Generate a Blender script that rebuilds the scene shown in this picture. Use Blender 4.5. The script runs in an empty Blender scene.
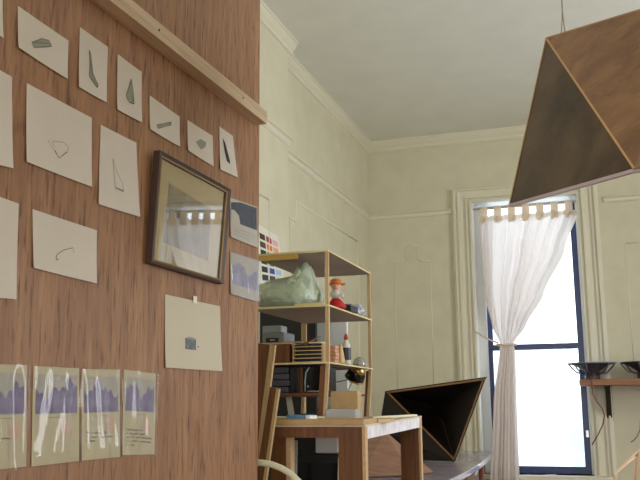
import bpy, bmesh, math, random
from mathutils import Vector, Matrix, noise
random.seed(7)
C = bpy.context.scene.collection
EYE = 1.0
# ---------------------------------------------------------------- camera
F, PT, RO, YW = 860.0, 0.190571120, -0.00824140076, 0.318133324
def mrows():
    cy, sy = math.cos(YW), math.sin(YW); A = Matrix(((cy, sy, 0), (-sy, cy, 0), (0, 0, 1)))
    c, s = math.cos(PT), math.sin(PT); B = Matrix(((1, 0, 0), (0, c, s), (0, -s, c)))
    c, s = math.cos(RO), math.sin(RO); D = Matrix(((c, 0, s), (0, 1, 0), (-s, 0, c)))
    return D @ B @ A
M = mrows(); MT = M.transposed()
cam_d = bpy.data.cameras.new('camera'); cam = bpy.data.objects.new('camera', cam_d); C.objects.link(cam)
cam_d.sensor_width = 36; cam_d.lens = F / 640 * 36; cam_d.clip_start = .05
right = MT @ Vector((1, 0, 0)); fwd = MT @ Vector((0, 1, 0)); up = MT @ Vector((0, 0, 1))
R3 = Matrix((right, up, -fwd)).transposed()
cam.matrix_world = Matrix.Translation((0, 0, EYE)) @ R3.to_4x4()
bpy.context.scene.camera = cam
# measured points: a direction of sight met with a real plane of the room
def ray(px, py): return MT @ Vector(((px - 320) / F, 1, -(py - 240) / F))
def P(px, py, X=None, Y=None, Z=None):
    r = ray(px, py)
    if X is not None: t = X / r.x
    elif Y is not None: t = Y / r.y
    else: t = (Z - EYE) / r.z
    return Vector((r.x * t, r.y * t, EYE + r.z * t))

# ---------------------------------------------------------------- materials
def lin(c): return tuple(((v / 255 + .055) / 1.055) ** 2.4 if v / 255 > .04045 else v / 255 / 12.92 for v in c) + (1,)
MATS = {}
def nodes(name):
    m = bpy.data.materials.new(name); m.use_nodes = True
    nt = m.node_tree; b = nt.nodes['Principled BSDF']
    return m, nt, b
def plain(name, c, rough=.6, metal=0, spec=.5, alpha=1, bump=0, bscale=40, var=0, coat=0):
    if name in MATS: return MATS[name]
    m, nt, b = nodes(name)
    b.inputs['Base Color'].default_value = lin(c); b.inputs['Roughness'].default_value = rough
    b.inputs['Metallic'].default_value = metal; b.inputs['Specular IOR Level'].default_value = spec
    b.inputs['Alpha'].default_value = alpha; b.inputs['Coat Weight'].default_value = coat
    if bump or var:
        tc = nt.nodes.new('ShaderNodeTexCoord'); n = nt.nodes.new('ShaderNodeTexNoise')
        n.inputs['Scale'].default_value = bscale; n.inputs['Detail'].default_value = 5
        nt.links.new(tc.outputs['Object'], n.inputs['Vector'])
        if bump:
            bp = nt.nodes.new('ShaderNodeBump'); bp.inputs['Strength'].default_value = bump; bp.inputs['Distance'].default_value = .01
            nt.links.new(n.outputs['Fac'], bp.inputs['Height']); nt.links.new(bp.outputs['Normal'], b.inputs['Normal'])
        if var:
            r = nt.nodes.new('ShaderNodeValToRGB'); l = lin(c)
            r.color_ramp.elements[0].position = .3; r.color_ramp.elements[1].position = .7
            r.color_ramp.elements[0].color = tuple(x * (1 - var) for x in l[:3]) + (1,)
            r.color_ramp.elements[1].color = tuple(min(1, x * (1 + var)) for x in l[:3]) + (1,)
            nt.links.new(n.outputs['Fac'], r.inputs['Fac']); nt.links.new(r.outputs['Color'], b.inputs['Base Color'])
    MATS[name] = m; return m
def wood(name, c0, c1, scale=(30, 30, 1.5), rough=.5, dark=None, streak=.5, rot=(0, 0, 0), spec=.4):
    if name in MATS: return MATS[name]
    m, nt, b = nodes(name); N = nt.nodes.new; L = nt.links.new
    tc = N('ShaderNodeTexCoord'); mp = N('ShaderNodeMapping'); mp.inputs['Scale'].default_value = scale; mp.inputs['Rotation'].default_value = rot
    L(tc.outputs['Object'], mp.inputs['Vector'])
    n1 = N('ShaderNodeTexNoise'); n1.inputs['Scale'].default_value = 1; n1.inputs['Detail'].default_value = 8; n1.inputs['Roughness'].default_value = .65; n1.inputs['Distortion'].default_value = .6
    L(mp.outputs['Vector'], n1.inputs['Vector'])
    r = N('ShaderNodeValToRGB'); r.color_ramp.elements[0].position = .32; r.color_ramp.elements[1].position = .68
    r.color_ramp.elements[0].color = lin(c0); r.color_ramp.elements[1].color = lin(c1)
    L(n1.outputs['Fac'], r.inputs['Fac'])
    out = r.outputs['Color']
    if dark:
        mp2 = N('ShaderNodeMapping'); mp2.inputs['Scale'].default_value = tuple(s * 3.2 for s in scale); mp2.inputs['Rotation'].default_value = rot
        L(tc.outputs['Object'], mp2.inputs['Vector'])
        n2 = N('ShaderNodeTexNoise'); n2.inputs['Scale'].default_value = 1; n2.inputs['Detail'].default_value = 3
        L(mp2.outputs['Vector'], n2.inputs['Vector'])
        r2 = N('ShaderNodeValToRGB'); r2.color_ramp.elements[0].position = .28; r2.color_ramp.elements[1].position = .46
        r2.color_ramp.elements[0].color = (1, 1, 1, 1); r2.color_ramp.elements[1].color = (0, 0, 0, 1)
        L(n2.outputs['Fac'], r2.inputs['Fac'])
        mu = N('ShaderNodeMath'); mu.operation = 'MULTIPLY'; mu.inputs[1].default_value = streak; L(r2.outputs['Color'], mu.inputs[0])
        mx = N('ShaderNodeMix'); mx.data_type = 'RGBA'; L(mu.outputs[0], mx.inputs[0]); L(out, mx.inputs[6]); mx.inputs[7].default_value = lin(dark)
        out = mx.outputs[2]
    L(out, b.inputs['Base Color']); b.inputs['Roughness'].default_value = rough; b.inputs['Specular IOR Level'].default_value = spec
    bp = N('ShaderNodeBump'); bp.inputs['Strength'].default_value = .12; bp.inputs['Distance'].default_value = .003
    L(n1.outputs['Fac'], bp.inputs['Height']); L(bp.outputs['Normal'], b.inputs['Normal'])
    MATS[name] = m; return m
def clear(name, tint=(255, 255, 255), gl=.12, rough=.02, diff=0, dc=(255, 255, 255)):
    if name in MATS: return MATS[name]
    m = bpy.data.materials.new(name); m.use_nodes = True; nt = m.node_tree; nt.nodes.clear(); N = nt.nodes.new; L = nt.links.new
    o = N('ShaderNodeOutputMaterial'); t = N('ShaderNodeBsdfTransparent'); t.inputs[0].default_value = lin(tint)
    g = N('ShaderNodeBsdfGlossy'); g.inputs['Roughness'].default_value = rough
    fr = N('ShaderNodeLayerWeight'); fr.inputs[0].default_value = .5
    pw = N('ShaderNodeMath'); pw.operation = 'POWER'; pw.inputs[1].default_value = 5; L(fr.outputs['Facing'], pw.inputs[0])
    ad = N('ShaderNodeMath'); ad.operation = 'MULTIPLY_ADD'; ad.use_clamp = True; ad.inputs[1].default_value = .9; ad.inputs[2].default_value = gl + .03; L(pw.outputs[0], ad.inputs[0])
    mx = N('ShaderNodeMixShader'); L(ad.outputs[0], mx.inputs[0]); L(t.outputs[0], mx.inputs[1]); L(g.outputs[0], mx.inputs[2])
    last = mx.outputs[0]
    if diff:
        d = N('ShaderNodeBsdfDiffuse'); d.inputs[0].default_value = lin(dc)
        m2 = N('ShaderNodeMixShader'); m2.inputs[0].default_value = diff; L(last, m2.inputs[1]); L(d.outputs[0], m2.inputs[2]); last = m2.outputs[0]
    L(last, o.inputs[0]); MATS[name] = m; return m
def cloth(name, c, tr=.5, transp=.06):
    m = bpy.data.materials.new(name); m.use_nodes = True; nt = m.node_tree; nt.nodes.clear(); N = nt.nodes.new; L = nt.links.new
    o = N('ShaderNodeOutputMaterial'); d = N('ShaderNodeBsdfDiffuse'); d.inputs[0].default_value = lin(c)
    t = N('ShaderNodeBsdfTranslucent'); t.inputs[0].default_value = lin(c)
    x = N('ShaderNodeMixShader'); x.inputs[0].default_value = tr; L(d.outputs[0], x.inputs[1]); L(t.outputs[0], x.inputs[2])
    p = N('ShaderNodeBsdfTransparent'); y = N('ShaderNodeMixShader'); y.inputs[0].default_value = transp; L(x.outputs[0], y.inputs[1]); L(p.outputs[0], y.inputs[2])
    L(y.outputs[0], o.inputs[0]); MATS[name] = m; return m
wall_m = plain('wall_paint', (209, 204, 178), .55, bump=.12, bscale=6, var=.05)
ceil_m = plain('ceiling_paint', (226, 228, 220), .6, bump=.05, bscale=5, var=.03)
trim_m = plain('trim_paint', (220, 216, 194), .38, bump=.05, bscale=30)
casing_m = plain('casing_paint', (220, 216, 194), .35)
floor_m = wood('floor_boards', (116, 84, 56), (152, 116, 82), (14, 1.2, 10), .45, (60, 36, 20))
ply_m = wood('red_plywood', (130, 90, 60), (168, 126, 90), (30, 30, 3.5), .5, (78, 46, 28), .85)
pine_m = wood('pine', (186, 162, 130), (212, 190, 160), (40, 1.5, 40), .55, (150, 108, 66), .35)
pine_v = wood('pine_upright', (172, 142, 98), (204, 178, 132), (50, 50, 2), .5, (150, 110, 60), .3)
shelf_edge = plain('cream_shelf_edge', (214, 204, 150), .5)
shelf_m = plain('grey_brown_shelf_board', (168, 152, 142), .6, var=.08, bscale=8)
brownpine = wood('red_brown_lumber', (92, 52, 24), (126, 78, 40), (40, 40, 2.5), .5, (78, 42, 20), .5)
brown_v = wood('brown_lumber', (88, 52, 22), (124, 78, 38), (60, 60, 3), .5, (70, 38, 16), .5)
rawedge = plain('raw_plywood_edge', (200, 166, 122), .6, var=.1, bscale=60)
paper_m = plain('drawing_paper', (206, 198, 184), .8, var=.02, bscale=12)
paper_w = plain('cream_card', (208, 204, 176), .75)
white_m = plain('white_paint', (226, 228, 226), .4)
black_m = plain('black_matte', (16, 15, 15), .5)
black_g = plain('black_gloss', (14, 14, 16), .15)
graph1 = plain('graphite_light', (150, 146, 134), .8); graph2 = plain('graphite', (116, 114, 104), .8); graph3 = plain('ink_dark', (44, 48, 46), .8)
graph4 = plain('wash_green', (142, 146, 126), .8)
glass_m = clear('window_glass', (250, 252, 255), .0)
# ---------------------------------------------------------------- mesh helpers
def BM(): return bmesh.new()
def box(bm, a, b, mi=0, bev=0):
    x0, y0, z0 = (min(a[i], b[i]) for i in range(3)); x1, y1, z1 = (max(a[i], b[i]) for i in range(3))
    v = [bm.verts.new(p) for p in ((x0,y0,z0),(x1,y0,z0),(x1,y1,z0),(x0,y1,z0),(x0,y0,z1),(x1,y0,z1),(x1,y1,z1),(x0,y1,z1))]
    fs = [bm.faces.new([v[i] for i in f]) for f in ((3,2,1,0),(4,5,6,7),(0,1,5,4),(1,2,6,5),(2,3,7,6),(3,0,4,7))]
    for f in fs: f.material_index = mi
    if bev:
        es = list({e for f in fs for e in f.edges})
        r = bmesh.ops.bevel(bm, geom=es, offset=bev, segments=2, affect='EDGES', profile=.6)
        for f in r['faces']: f.material_index = mi
    return bm
def hexa(bm, lo, hi, mi=0):
    """prism between two equal loops of points"""
    n = len(lo); a = [bm.verts.new(p) for p in lo]; b = [bm.verts.new(p) for p in hi]
    fs = [bm.faces.new(a[::-1]), bm.faces.new(b)] + [bm.faces.new((a[i], a[(i+1) % n], b[(i+1) % n], b[i])) for i in range(n)]
    for f in fs: f.material_index = mi
    return bm
def slab(bm, pts, th, mi=0, mi_side=None, nrm=None):
    n = nrm or (Vector(pts[1]) - Vector(pts[0])).cross(Vector(pts[2]) - Vector(pts[0])).normalized()
    a = [bm.verts.new(Vector(p)) for p in pts]; b = [bm.verts.new(Vector(p) + n * th) for p in pts]; k = len(pts)
    f1 = bm.faces.new(a[::-1]); f2 = bm.faces.new(b); f1.material_index = f2.material_index = mi
    for i in range(k):
        f = bm.faces.new((a[i], a[(i+1) % k], b[(i+1) % k], b[i])); f.material_index = mi if mi_side is None else mi_side
    return bm
def tube(bm, pts, r, seg=8, mi=0, closed=False):
    pts = [Vector(p) for p in pts]; rings = []; n = len(pts); prev = None
    for i, p in enumerate(pts):
        if closed: t = (pts[(i+1) % n] - pts[i-1]).normalized()
        else: t = (pts[min(i+1, n-1)] - pts[max(i-1, 0)]).normalized()
        if prev is None:
            u = t.orthogonal().normalized()
        else:
            u = (prev - t * prev.dot(t)).normalized()
        prev = u; w = t.cross(u); rr = r[i] if isinstance(r, (list, tuple)) else r
        rings.append([bm.verts.new(p + (u * math.cos(2*math.pi*k/seg) + w * math.sin(2*math.pi*k/seg)) * rr) for k in range(seg)])
    m = n if closed else n - 1
    for i in range(m):
        a, b = rings[i], rings[(i+1) % n]
        for k in range(seg):
            f = bm.faces.new((a[k], a[(k+1) % seg], b[(k+1) % seg], b[k])); f.smooth = True; f.material_index = mi
    if not closed:
        for rg in (rings[0][::-1], rings[-1]):
            f = bm.faces.new(rg); f.material_index = mi
    return bm
def lathe(bm, prof, c, seg=24, mi=0, smooth=True, axis=None):
    """prof: list of (r, z)"""
    c = Vector(c); q = axis.to_matrix() if axis else Matrix.Identity(3)
    rings = []
    for r, z in prof:
        if r < 1e-5: rings.append([bm.verts.new(c + q @ Vector((0, 0, z)))])
        else: rings.append([bm.verts.new(c + q @ Vector((r * math.cos(2*math.pi*k/seg), r * math.sin(2*math.pi*k/seg), z))) for k in range(seg)])
    for a, b in zip(rings, rings[1:]):
        for k in range(seg):
            k2 = (k+1) % seg
            if len(a) == 1 and len(b) == 1: continue
            if len(a) == 1: vs = (a[0], b[k2], b[k])
            elif len(b) == 1: vs = (a[k], a[k2], b[0])
            else: vs = (a[k], a[k2], b[k2], b[k])
            f = bm.faces.new(vs); f.smooth = smooth; f.material_index = mi
    for rg, rev in ((rings[0], True), (rings[-1], False)):
        if len(rg) > 1:
            f = bm.faces.new(rg[::-1] if rev else rg); f.material_index = mi
    return bm
def mk(name, bm, mats, parent=None, base=None):
    """link one mesh; world-space bmesh is stored relative to its thing's base"""
    base = Vector(base) if base is not None else (parent_base(parent) if parent else Vector((0, 0, 0)))
    bmesh.ops.recalc_face_normals(bm, faces=bm.faces[:])
    for v in bm.verts: v.co -= base
    me = bpy.data.meshes.new(name); bm.to_mesh(me); bm.free()
    for m in (mats if isinstance(mats, (list, tuple)) else [mats]): me.materials.append(m)
    o = bpy.data.objects.new(name, me); C.objects.link(o)
    if parent: o.parent = parent
    else: o.location = base
    return o
def parent_base(o):
    v = Vector((0, 0, 0))
    while o: v = v + o.location; o = o.parent
    return v
def tag(o, label, cat, group=None, kind=None):
    if label: o['label'] = label
    if cat: o['category'] = cat
    if group: o['group'] = group
    if kind: o['kind'] = kind
    return o
def empty(name, loc):
    o = bpy.data.objects.new(name, None); C.objects.link(o); o.location = loc; o.empty_display_size = .05; return o
def thing(name, label, cat, loc, group=None): return tag(empty(name, loc), label, cat, group)
def struct(name, bm, mats, parent=None):
    o = mk(name, bm, mats, parent)
    if not parent: o['kind'] = 'structure'
    return o
def smooth_all(bm):
    for f in bm.faces: f.smooth = True
    return bm
# ---------------------------------------------------------------- the room
YB = 7.0; XL = -1.862; XBR = -1.76; YBR = 4.74; XR = 2.5; YR = -2.2; CH = 3.25; WT = .3
def wall_x(bm, y, y2, x0, x1, holes, z1):
    """wall running along X between y and y2 with rectangular holes (xa, xb, za, zb)"""
    xs = x0
    for xa, xb, za, zb in sorted(holes):
        box(bm, (xs, y, 0), (xa, y2, z1)); box(bm, (xa, y, 0), (xb, y2, za)); box(bm, (xa, y, zb), (xb, y2, z1)); xs = xb
    box(bm, (xs, y, 0), (x1, y2, z1)); return bm
jl = P(477.5, 350, Y=YB).x; jr = P(583.5, 300, Y=YB).x          # opening of the seen window
SILL = P(540, 475, Y=YB).z; HEAD = P(520, 199, Y=YB).z
print('opening', jl, jr, SILL, HEAD)
W2 = (.98, .98 + jr - jl)
holes = [(jl, jr, SILL, HEAD), (W2[0], W2[1], SILL, HEAD)]
struct('floor', box(BM(), (XL - WT, YR - WT, -.1), (XR + WT, YB + WT, 0)), floor_m)
struct('ceiling', box(BM(), (XL - WT, YR - WT, CH), (XR + WT, YB + WT, CH + .12)), ceil_m)
struct('wall_back', wall_x(BM(), YB, YB + WT, XL - WT, XR + WT, holes, CH), wall_m)
b = BM(); box(b, (XL - WT, YBR, 0), (XL, YB, CH)); box(b, (XL - WT, YR, 0), (XBR, YBR, CH)); struct('wall_left', b, wall_m)
b = BM(); SW = (3.3, 4.7, .5, 2.85)  # opening for the added side window
box(b, (XR, YR, 0), (XR + WT, SW[0], CH)); box(b, (XR, SW[1], 0), (XR + WT, YB, CH)); box(b, (XR, SW[0], 0), (XR + WT, SW[1], SW[2])); box(b, (XR, SW[0], SW[3]), (XR + WT, SW[1], CH)); struct('wall_right', b, wall_m)
RH = [(-1.1, -.1, .5, 2.8), (.7, 1.7, .5, 2.8)]
struct('wall_rear', wall_x(BM(), YR - WT, YR, XL - WT, XR + WT, RH, CH), wall_m)
# cornice, picture rails, panel mouldings
def prof_run(bm, prof, a, b, inward):
    """extrude a (d, z) profile from a to b; d goes along inward"""
    a = Vector(a); b = Vector(b); i = Vector(inward)
    lo = [a + i * d + Vector((0, 0, z)) for d, z in prof]; hi = [b + i * d + Vector((0, 0, z)) for d, z in prof]
    return hexa(bm, lo, hi)
corn = [(0, 0), (.05, 0), (.05, -.012), (.042, -.016), (.036, -.034), (.024, -.05), (.014, -.058), (.014, -.072), (.022, -.076), (.022, -.088), (.006, -.094), (0, -.1)]
b = BM(); 
prof_run(b, corn, (XBR, YR, CH), (XBR, YBR + .05, CH), (1, 0, 0)); prof_run(b, corn, (XL, YBR, CH), (XL, YB, CH), (1, 0, 0))
prof_run(b, corn, (XR, YR, CH), (XR, YB, CH), (-1, 0, 0)); prof_run(b, corn, (XL, YB, CH), (XR, YB, CH), (0, -1, 0)); prof_run(b, corn, (XL, YR, CH), (XR, YR, CH), (0, 1, 0))
struct('trim_1', b, trim_m)
RZ = P(371, 215.6, Y=YB).z
rail = [(0, 0), (.03, 0), (.034, -.008), (.02, -.016), (.016, -.034), (.006, -.044), (0, -.046)]
CO = P(452.5, 215, Y=YB).x; CR = P(604.5, 215, Y=YB).x
b = BM(); prof_run(b, rail, (XL, YB, RZ), (CO, YB, RZ), (0, -1, 0)); struct('trim_2', b, trim_m)
w2o = W2[0] - (jl - CO); b = BM(); prof_run(b, rail, (CR, YB, RZ), (w2o, YB, RZ), (0, -1, 0)); struct('trim_3', b, trim_m)
b = BM(); prof_run(b, rail, (XL, YBR, RZ), (XL, YB, RZ), (1, 0, 0)); struct('trim_4', b, trim_m)
b = BM(); prof_run(b, rail, (XBR, YR, RZ), (XBR, YBR, RZ), (1, 0, 0)); struct('trim_5', b, trim_m)
tn = [5]
def mould(pts, inward, r=.006):
    tn[0] += 1; b = BM(); i = Vector(inward)
    for p, q in zip(pts, pts[1:]):
        tube(b, [Vector(p), Vector(q)], r, 6)
    for p in pts[1:-1]: tube(b, [Vector(p) - i * r, Vector(p) + i * r], r, 6)
    struct('trim_%d' % tn[0], b, trim_m)
y = YB + .0025
pts = [P(395.5, 385, Y=y), P(394.5, 263, Y=y), P(406.5, 262.3, Y=y), P(406.5, 246, Y=y), P(418, 245.3, Y=y), P(418, 261.5, Y=y), P(430, 260.5, Y=y), P(432, 380, Y=y)]
def sq(pts, ax):   # make segments exactly upright / level
    out = []
    for k, p in enumerate(pts):
        p = p.copy(); out.append(p)
    return out
zt, zm = pts[3].z, pts[1].z; xa, xb, xc, xd = pts[1].x, pts[2].x, pts[4].x, pts[6].x; zb = EYE + .1
mould([(xa, y, zb), (xa, y, zm), (xb, y, zm), (xb, y, zt), (xc, y, zt), (xc, y, zm), (xd, y, zm), (xd, y, zb), (xa, y, zb)], (0, -1, 0))
x = XL - .0025; a = P(295.6, 201.9, X=x); c = P(357.5, 241.3, X=x); z1 = (a.z + c.z) / 2; d = P(289, 217.5, X=x)
mould([(x, d.y, .4), (x, d.y, d.z), (x, a.y, d.z), (x, a.y, z1), (x, c.y, z1), (x, c.y, .4), (x, d.y, .4)], (1, 0, 0), .009)
x = XBR - .0025; a = P(268.5, 199.5, X=x)
mould([(x, a.y, .4), (x, a.y, a.z), (x, a.y - 1.6, a.z), (x, a.y - 1.6, .4), (x, a.y, .4)], (1, 0, 0), .009)
a = P(625, 243.5, Y=y); mould([(a.x, y, EYE + .1), (a.x, y, a.z), (a.x + .32, y, a.z), (a.x + .32, y, EYE + .1), (a.x, y, EYE + .1)], (0, -1, 0))
b = BM(); box(b, (XL, YBR, 0), (XL + .02, YB, .18)); struct('baseboard_left', b, trim_m)
b = BM(); box(b, (XL + .02, YB - .02, 0), (XR, YB, .18)); struct('baseboard_back', b, trim_m)

# ---------------------------------------------------------------- windows
sash_m = plain('hazed_sash_paint', (44, 56, 104), .35)  # dark blue-grey paint, with the blue haze of the glare put into it
curt_m = cloth('cotton_curtain', (236, 228, 222), .45, .05)
tab_m = cloth('curtain_hem', (246, 238, 226), .6, .0)
def window(n, x0, x1, glaz=True):
    w = empty('window_%d' % n, (0, YB, 0)); w['kind'] = 'structure'
    cw = jl - CO; b = BM()
    # casing in concentric steps (two uprights and a head)
    bands = [(0, .014, .030), (.014, .032, .012), (.032, .045, .034), (.045, .1, .016), (.1, .112, .034), (.112, .128, .022), (.128, .142, .044), (.142, .17, .026), (.17, cw, .055)]
    for i0, i1, t in bands:
        i1 = min(i1, cw)
        if i0 >= i1: continue
        top = HEAD + min(i1, .115)
        lowt = HEAD + min(i0, .108)
        box(b, (x0 - i1, YB - t, 0.18), (x0 - i0, YB, top)); box(b, (x1 + i0, YB - t, 0.18), (x1 + i1, YB, top))
        if i0 < .115: box(b, (x0 - i0, YB - t, HEAD + i0), (x1 + i0, YB, HEAD + min(i1, .115)))
    mk('casing', b, casing_m, w)
    b = BM(); j = .02
    box(b, (x0, YB, SILL), (x0 + .004, YB + WT, HEAD)); box(b, (x1 - .004, YB, SILL), (x1, YB + WT, HEAD)); box(b, (x0, YB, HEAD - .004), (x1, YB + WT, HEAD))
    # stops
    box(b, (x0 + .004, YB + .10, SILL), (x0 + .07, YB + .14, HEAD)); box(b, (x1 - .022, YB + .10, SILL), (x1 - .004, YB + .14, HEAD))
    mk('jamb', b, white_m, w)
    b = BM(); box(b, (x0 - cw, YB - .06, SILL - .035), (x1 + cw, YB, SILL), 0, .004); box(b, (x0, YB, SILL - .035), (x1, YB + WT + .04, SILL))
    mk('sill', b, casing_m, w)
    mid = P(540, 347, Y=YB + .17).z
    def sash(y, z0, z1, bot, tp):
        b = BM(); s = .048; xl = x0 + .055
        box(b, (xl, y, z0), (xl + s, y + .035, z1)); box(b, (x1 - .022 - s, y, z0), (x1 - .022, y + .035, z1))
        box(b, (xl + s, y, z0), (x1 - .022 - s, y + .035, z0 + bot)); box(b, (xl + s, y, z1 - tp), (x1 - .022 - s, y + .035, z1))
        o = mk('sash', b, sash_m, w)
        g = BM(); box(g, (xl + s, y + .015, z0 + bot), (x1 - .022 - s, y + .019, z1 - tp)); mk('pane', g, glass_m, o)
        return o
    s1 = sash(YB + .145, SILL, mid + .025, .055, .045); sash(YB + .19, mid - .02, HEAD - .004, .045, .012)
    b = BM(); box(b, (x1 - .05, YB + .13, SILL + .28), (x1 - .03, YB + .145, SILL + .33)); mk('sash_catch', b, plain('steel', (200, 200, 200), .3, 1), w)
    return w
window(1, jl, jr); window(2, *W2)
# rear windows (behind the photographer), unseen and guessed to let in fill light
for n, (xa, xb, za, zb) in enumerate(RH):
    w = empty('window_%d' % (n + 3), (0, YR, 0)); w['kind'] = 'structure'
    b = BM()
    for a, c in (((xa - .12, za - .1), (xa, zb + .12)), ((xb, za - .1), (xb + .12, zb + .12)), ((xa, zb), (xb, zb + .12)), ((xa, za - .1), (xb, za))):
        box(b, (a[0], YR, a[1]), (c[0], YR + .025, c[1]))
    mk('casing', b, casing_m, w)
    b = BM(); y0 = YR - .18
    for a, c in (((xa, za), (xa + .05, zb)), ((xb - .05, za), (xb, zb)), ((xa + .05, zb - .05), (xb - .05, zb)), ((xa + .05, za), (xb - .05, za + .05)), ((xa + .05, 1.6), (xb - .05, 1.65))):
        box(b, (a[0], y0, a[1]), (c[0], y0 + .04, c[1]))
    mk('sash', b, sash_m, w)

w = empty('window_5', (XR, SW[0], 0)); w['kind'] = 'structure'; b = BM()  # unseen window, added so that side light can enter the room
for a, c in (((SW[0] - .12, SW[2] - .1), (SW[0], SW[3] + .12)), ((SW[1], SW[2] - .1), (SW[1] + .12, SW[3] + .12)), ((SW[0], SW[3]), (SW[1], SW[3] + .12)), ((SW[0], SW[2] - .1), (SW[1], SW[2]))):
    box(b, (XR - .025, a[0], a[1]), (XR, c[0], c[1]))
mk('casing', b, casing_m, w); b = BM()
for a, c in (((SW[0], SW[2]), (SW[0] + .05, SW[3])), ((SW[1] - .05, SW[2]), (SW[1], SW[3])), ((SW[0] + .05, SW[3] - .05), (SW[1] - .05, SW[3])), ((SW[0] + .05, SW[2]), (SW[1] - .05, SW[2] + .05)), ((SW[0] + .05, 1.65), (SW[1] - .05, 1.7)), ((3.97, SW[2] + .05), (4.03, SW[3] - .05))):
    box(b, (XR + .14, a[0], a[1]), (XR + .18, c[0], c[1]))
mk('sash', b, sash_m, w)
# curtain ------------------------------------------------------------------
def curtain(x0, x1, keys, label, mirror=False, full=False):
    """keys: (z, left, right, y, fold amplitude)"""
    t = thing('curtain', label, 'curtain', (x0 + .1, YB, keys[-1][0]))
    rodz = keys[0][0] + .075
    nU, nV = 220, 90; b = BM(); grid = []
    for j in range(nV + 1):
        z = keys[0][0] + (keys[-1][0] - keys[0][0]) * j / nV
        for k in range(len(keys) - 1):
            if keys[k][0] >= z >= keys[k+1][0] - 1e-6: break
        f = (keys[k][0] - z) / (keys[k][0] - keys[k+1][0]); f2 = f * f * (3 - 2 * f) * .5 + f * .5
        l, r, yy, am = (keys[k][i] + (keys[k+1][i] - keys[k][i]) * (f2 if i < 3 else f) for i in (1, 2, 3, 4))
        row = []
        for i in range(nU + 1):
            u = i / nU
            ph = u * 2 * math.pi * 7.0 + .9 * math.sin(u * 9) + .35 * math.sin(j / nV * 5 + u * 4)
            dy = math.sin(ph) * am * (1 + .35 * math.sin(u * 13 + 1)) + .12 * am * math.sin(2.3 * ph + 1)
            dx = .3 * am * math.cos(ph)
            row.append(b.verts.new((l + (r - l) * u + dx, yy + dy, z + (.006 * math.sin(ph) if j == 0 else 0))))
        grid.append(row)
    for j in range(nV):
        for i in range(nU):
            f = b.faces.new((grid[j][i], grid[j][i+1], grid[j+1][i+1], grid[j+1][i])); f.smooth = True; f.material_index = 0
    mk('panel', b, [curt_m], t)
    # the gathered part below the tie hangs in a second thickness
    b = BM(); g2 = []; zs = keys[4][0] if not full else keys[2][0]
    ks = keys[4:] if not full else keys[2:]
    for j in range(41):
        z = ks[0][0] + (ks[-1][0] - ks[0][0]) * j / 40
        for k in range(len(ks) - 1):
            if ks[k][0] >= z >= ks[k+1][0] - 1e-6: break
        f = (ks[k][0] - z) / (ks[k][0] - ks[k+1][0]); l, r, yy, am = (ks[k][i] + (ks[k+1][i] - ks[k][i]) * f for i in (1, 2, 3, 4))
        g2.append([b.verts.new((l + .008 + (r - l - .016) * i / 60, yy + .03 + math.sin(i / 60 * 28 + 1) * am * .5, z)) for i in range(61)])
    for j in range(40):
        for i in range(60): b.faces.new((g2[j][i], g2[j][i+1], g2[j+1][i+1], g2[j+1][i])).smooth = True
    mk('back_fold', b, [curt_m], t)
    l, r, yy, am = keys[0][1:]
    for i in range(7):
        u = (i + .45) / 7.0; cx = l + (r - l) * u; b = BM(); w = .03
        path = [(yy - .006, keys[0][0] - .05), (yy - .016, keys[0][0] + .02), (yy - .016, rodz), (yy - .008, rodz + .014), (yy + .004, rodz + .016), (yy + .013, rodz), (yy + .012, keys[0][0] + .02), (yy + .004, keys[0][0] - .05)]
        for (ya, za), (yb, zb_) in zip(path, path[1:]):
            slab(b, [(cx - w, ya, za), (cx + w, ya, za), (cx + w, yb, zb_), (cx - w, yb, zb_)], .0015)
        mk('hanging_tab', b, tab_m, t)
    b = BM()
    n = 60; R = []
    for zz in (keys[0][0] + .012, keys[0][0] - .03):
        row = []
        for i in range(n + 1):
            u = i / n; ph = u * 2 * math.pi * 7.0 + .9 * math.sin(u * 9) + .35 * math.sin(u * 4)
            row.append(b.verts.new((l + (r - l) * u, yy - .008 + math.sin(ph) * am + .3 * am * math.sin(2.3 * ph + 1), zz + .01 * math.sin(ph * 1.0))))
        R.append(row)
    for i in range(n): b.faces.new((R[0][i], R[0][i+1], R[1][i+1], R[1][i])).smooth = True
    mk('top_hem', b, tab_m, t)
    rod = BM(); tube(rod, [(x0, yy, rodz + .004), (x1, yy, rodz + .004)], .008, 10)
    tag(mk('curtain_rod', rod, pine_m, base=(x0, yy, rodz)), 'thin wooden rod across the top of %s' % ('the bright window with the tied curtain' if not full else 'the window mirrored in the framed print'), 'curtain rod')
    return t
def cx_(px, py, y=YB): return P(px, py, Y=y).x
def cz_(py, y=YB, px=520): return P(px, py, Y=y).z
yc = YB + .045
k1 = [(cz_(214), cx_(477, 214), cx_(577, 212), yc, .02), (cz_(250), cx_(478.5, 250), cx_(563, 250), yc, .05), (cz_(295), cx_(483, 295), cx_(541, 295), yc, .052), (cz_(325), cx_(491, 325), cx_(524, 325), yc, .036),
      (cz_(343), cx_(499, 343), cx_(512.5, 343), yc - .005, .010), (cz_(352), cx_(498.5, 352), cx_(514.5, 352), yc - .02, .014), (cz_(400), cx_(493.5, 400), cx_(516, 400), yc - .07, .026), (cz_(485), cx_(490.5, 485), cx_(520, 485), yc - .16, .03), (.12, cx_(489, 485), cx_(521, 485), yc - .17, .03)]
cur = curtain(jl + .005, jr - .005, k1, 'white cotton tab-top curtain tied back in the bright tall window')
b = BM(); zt_ = cz_(344)
ring = [(cx_(505.7, 344) + .075 * math.cos(a), yc - .008 + .026 * math.sin(a), zt_ + .006 * math.sin(a)) for a in [2 * math.pi * k / 20 for k in range(20)]]
tube(b, ring, .009, 8, closed=True)
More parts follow.
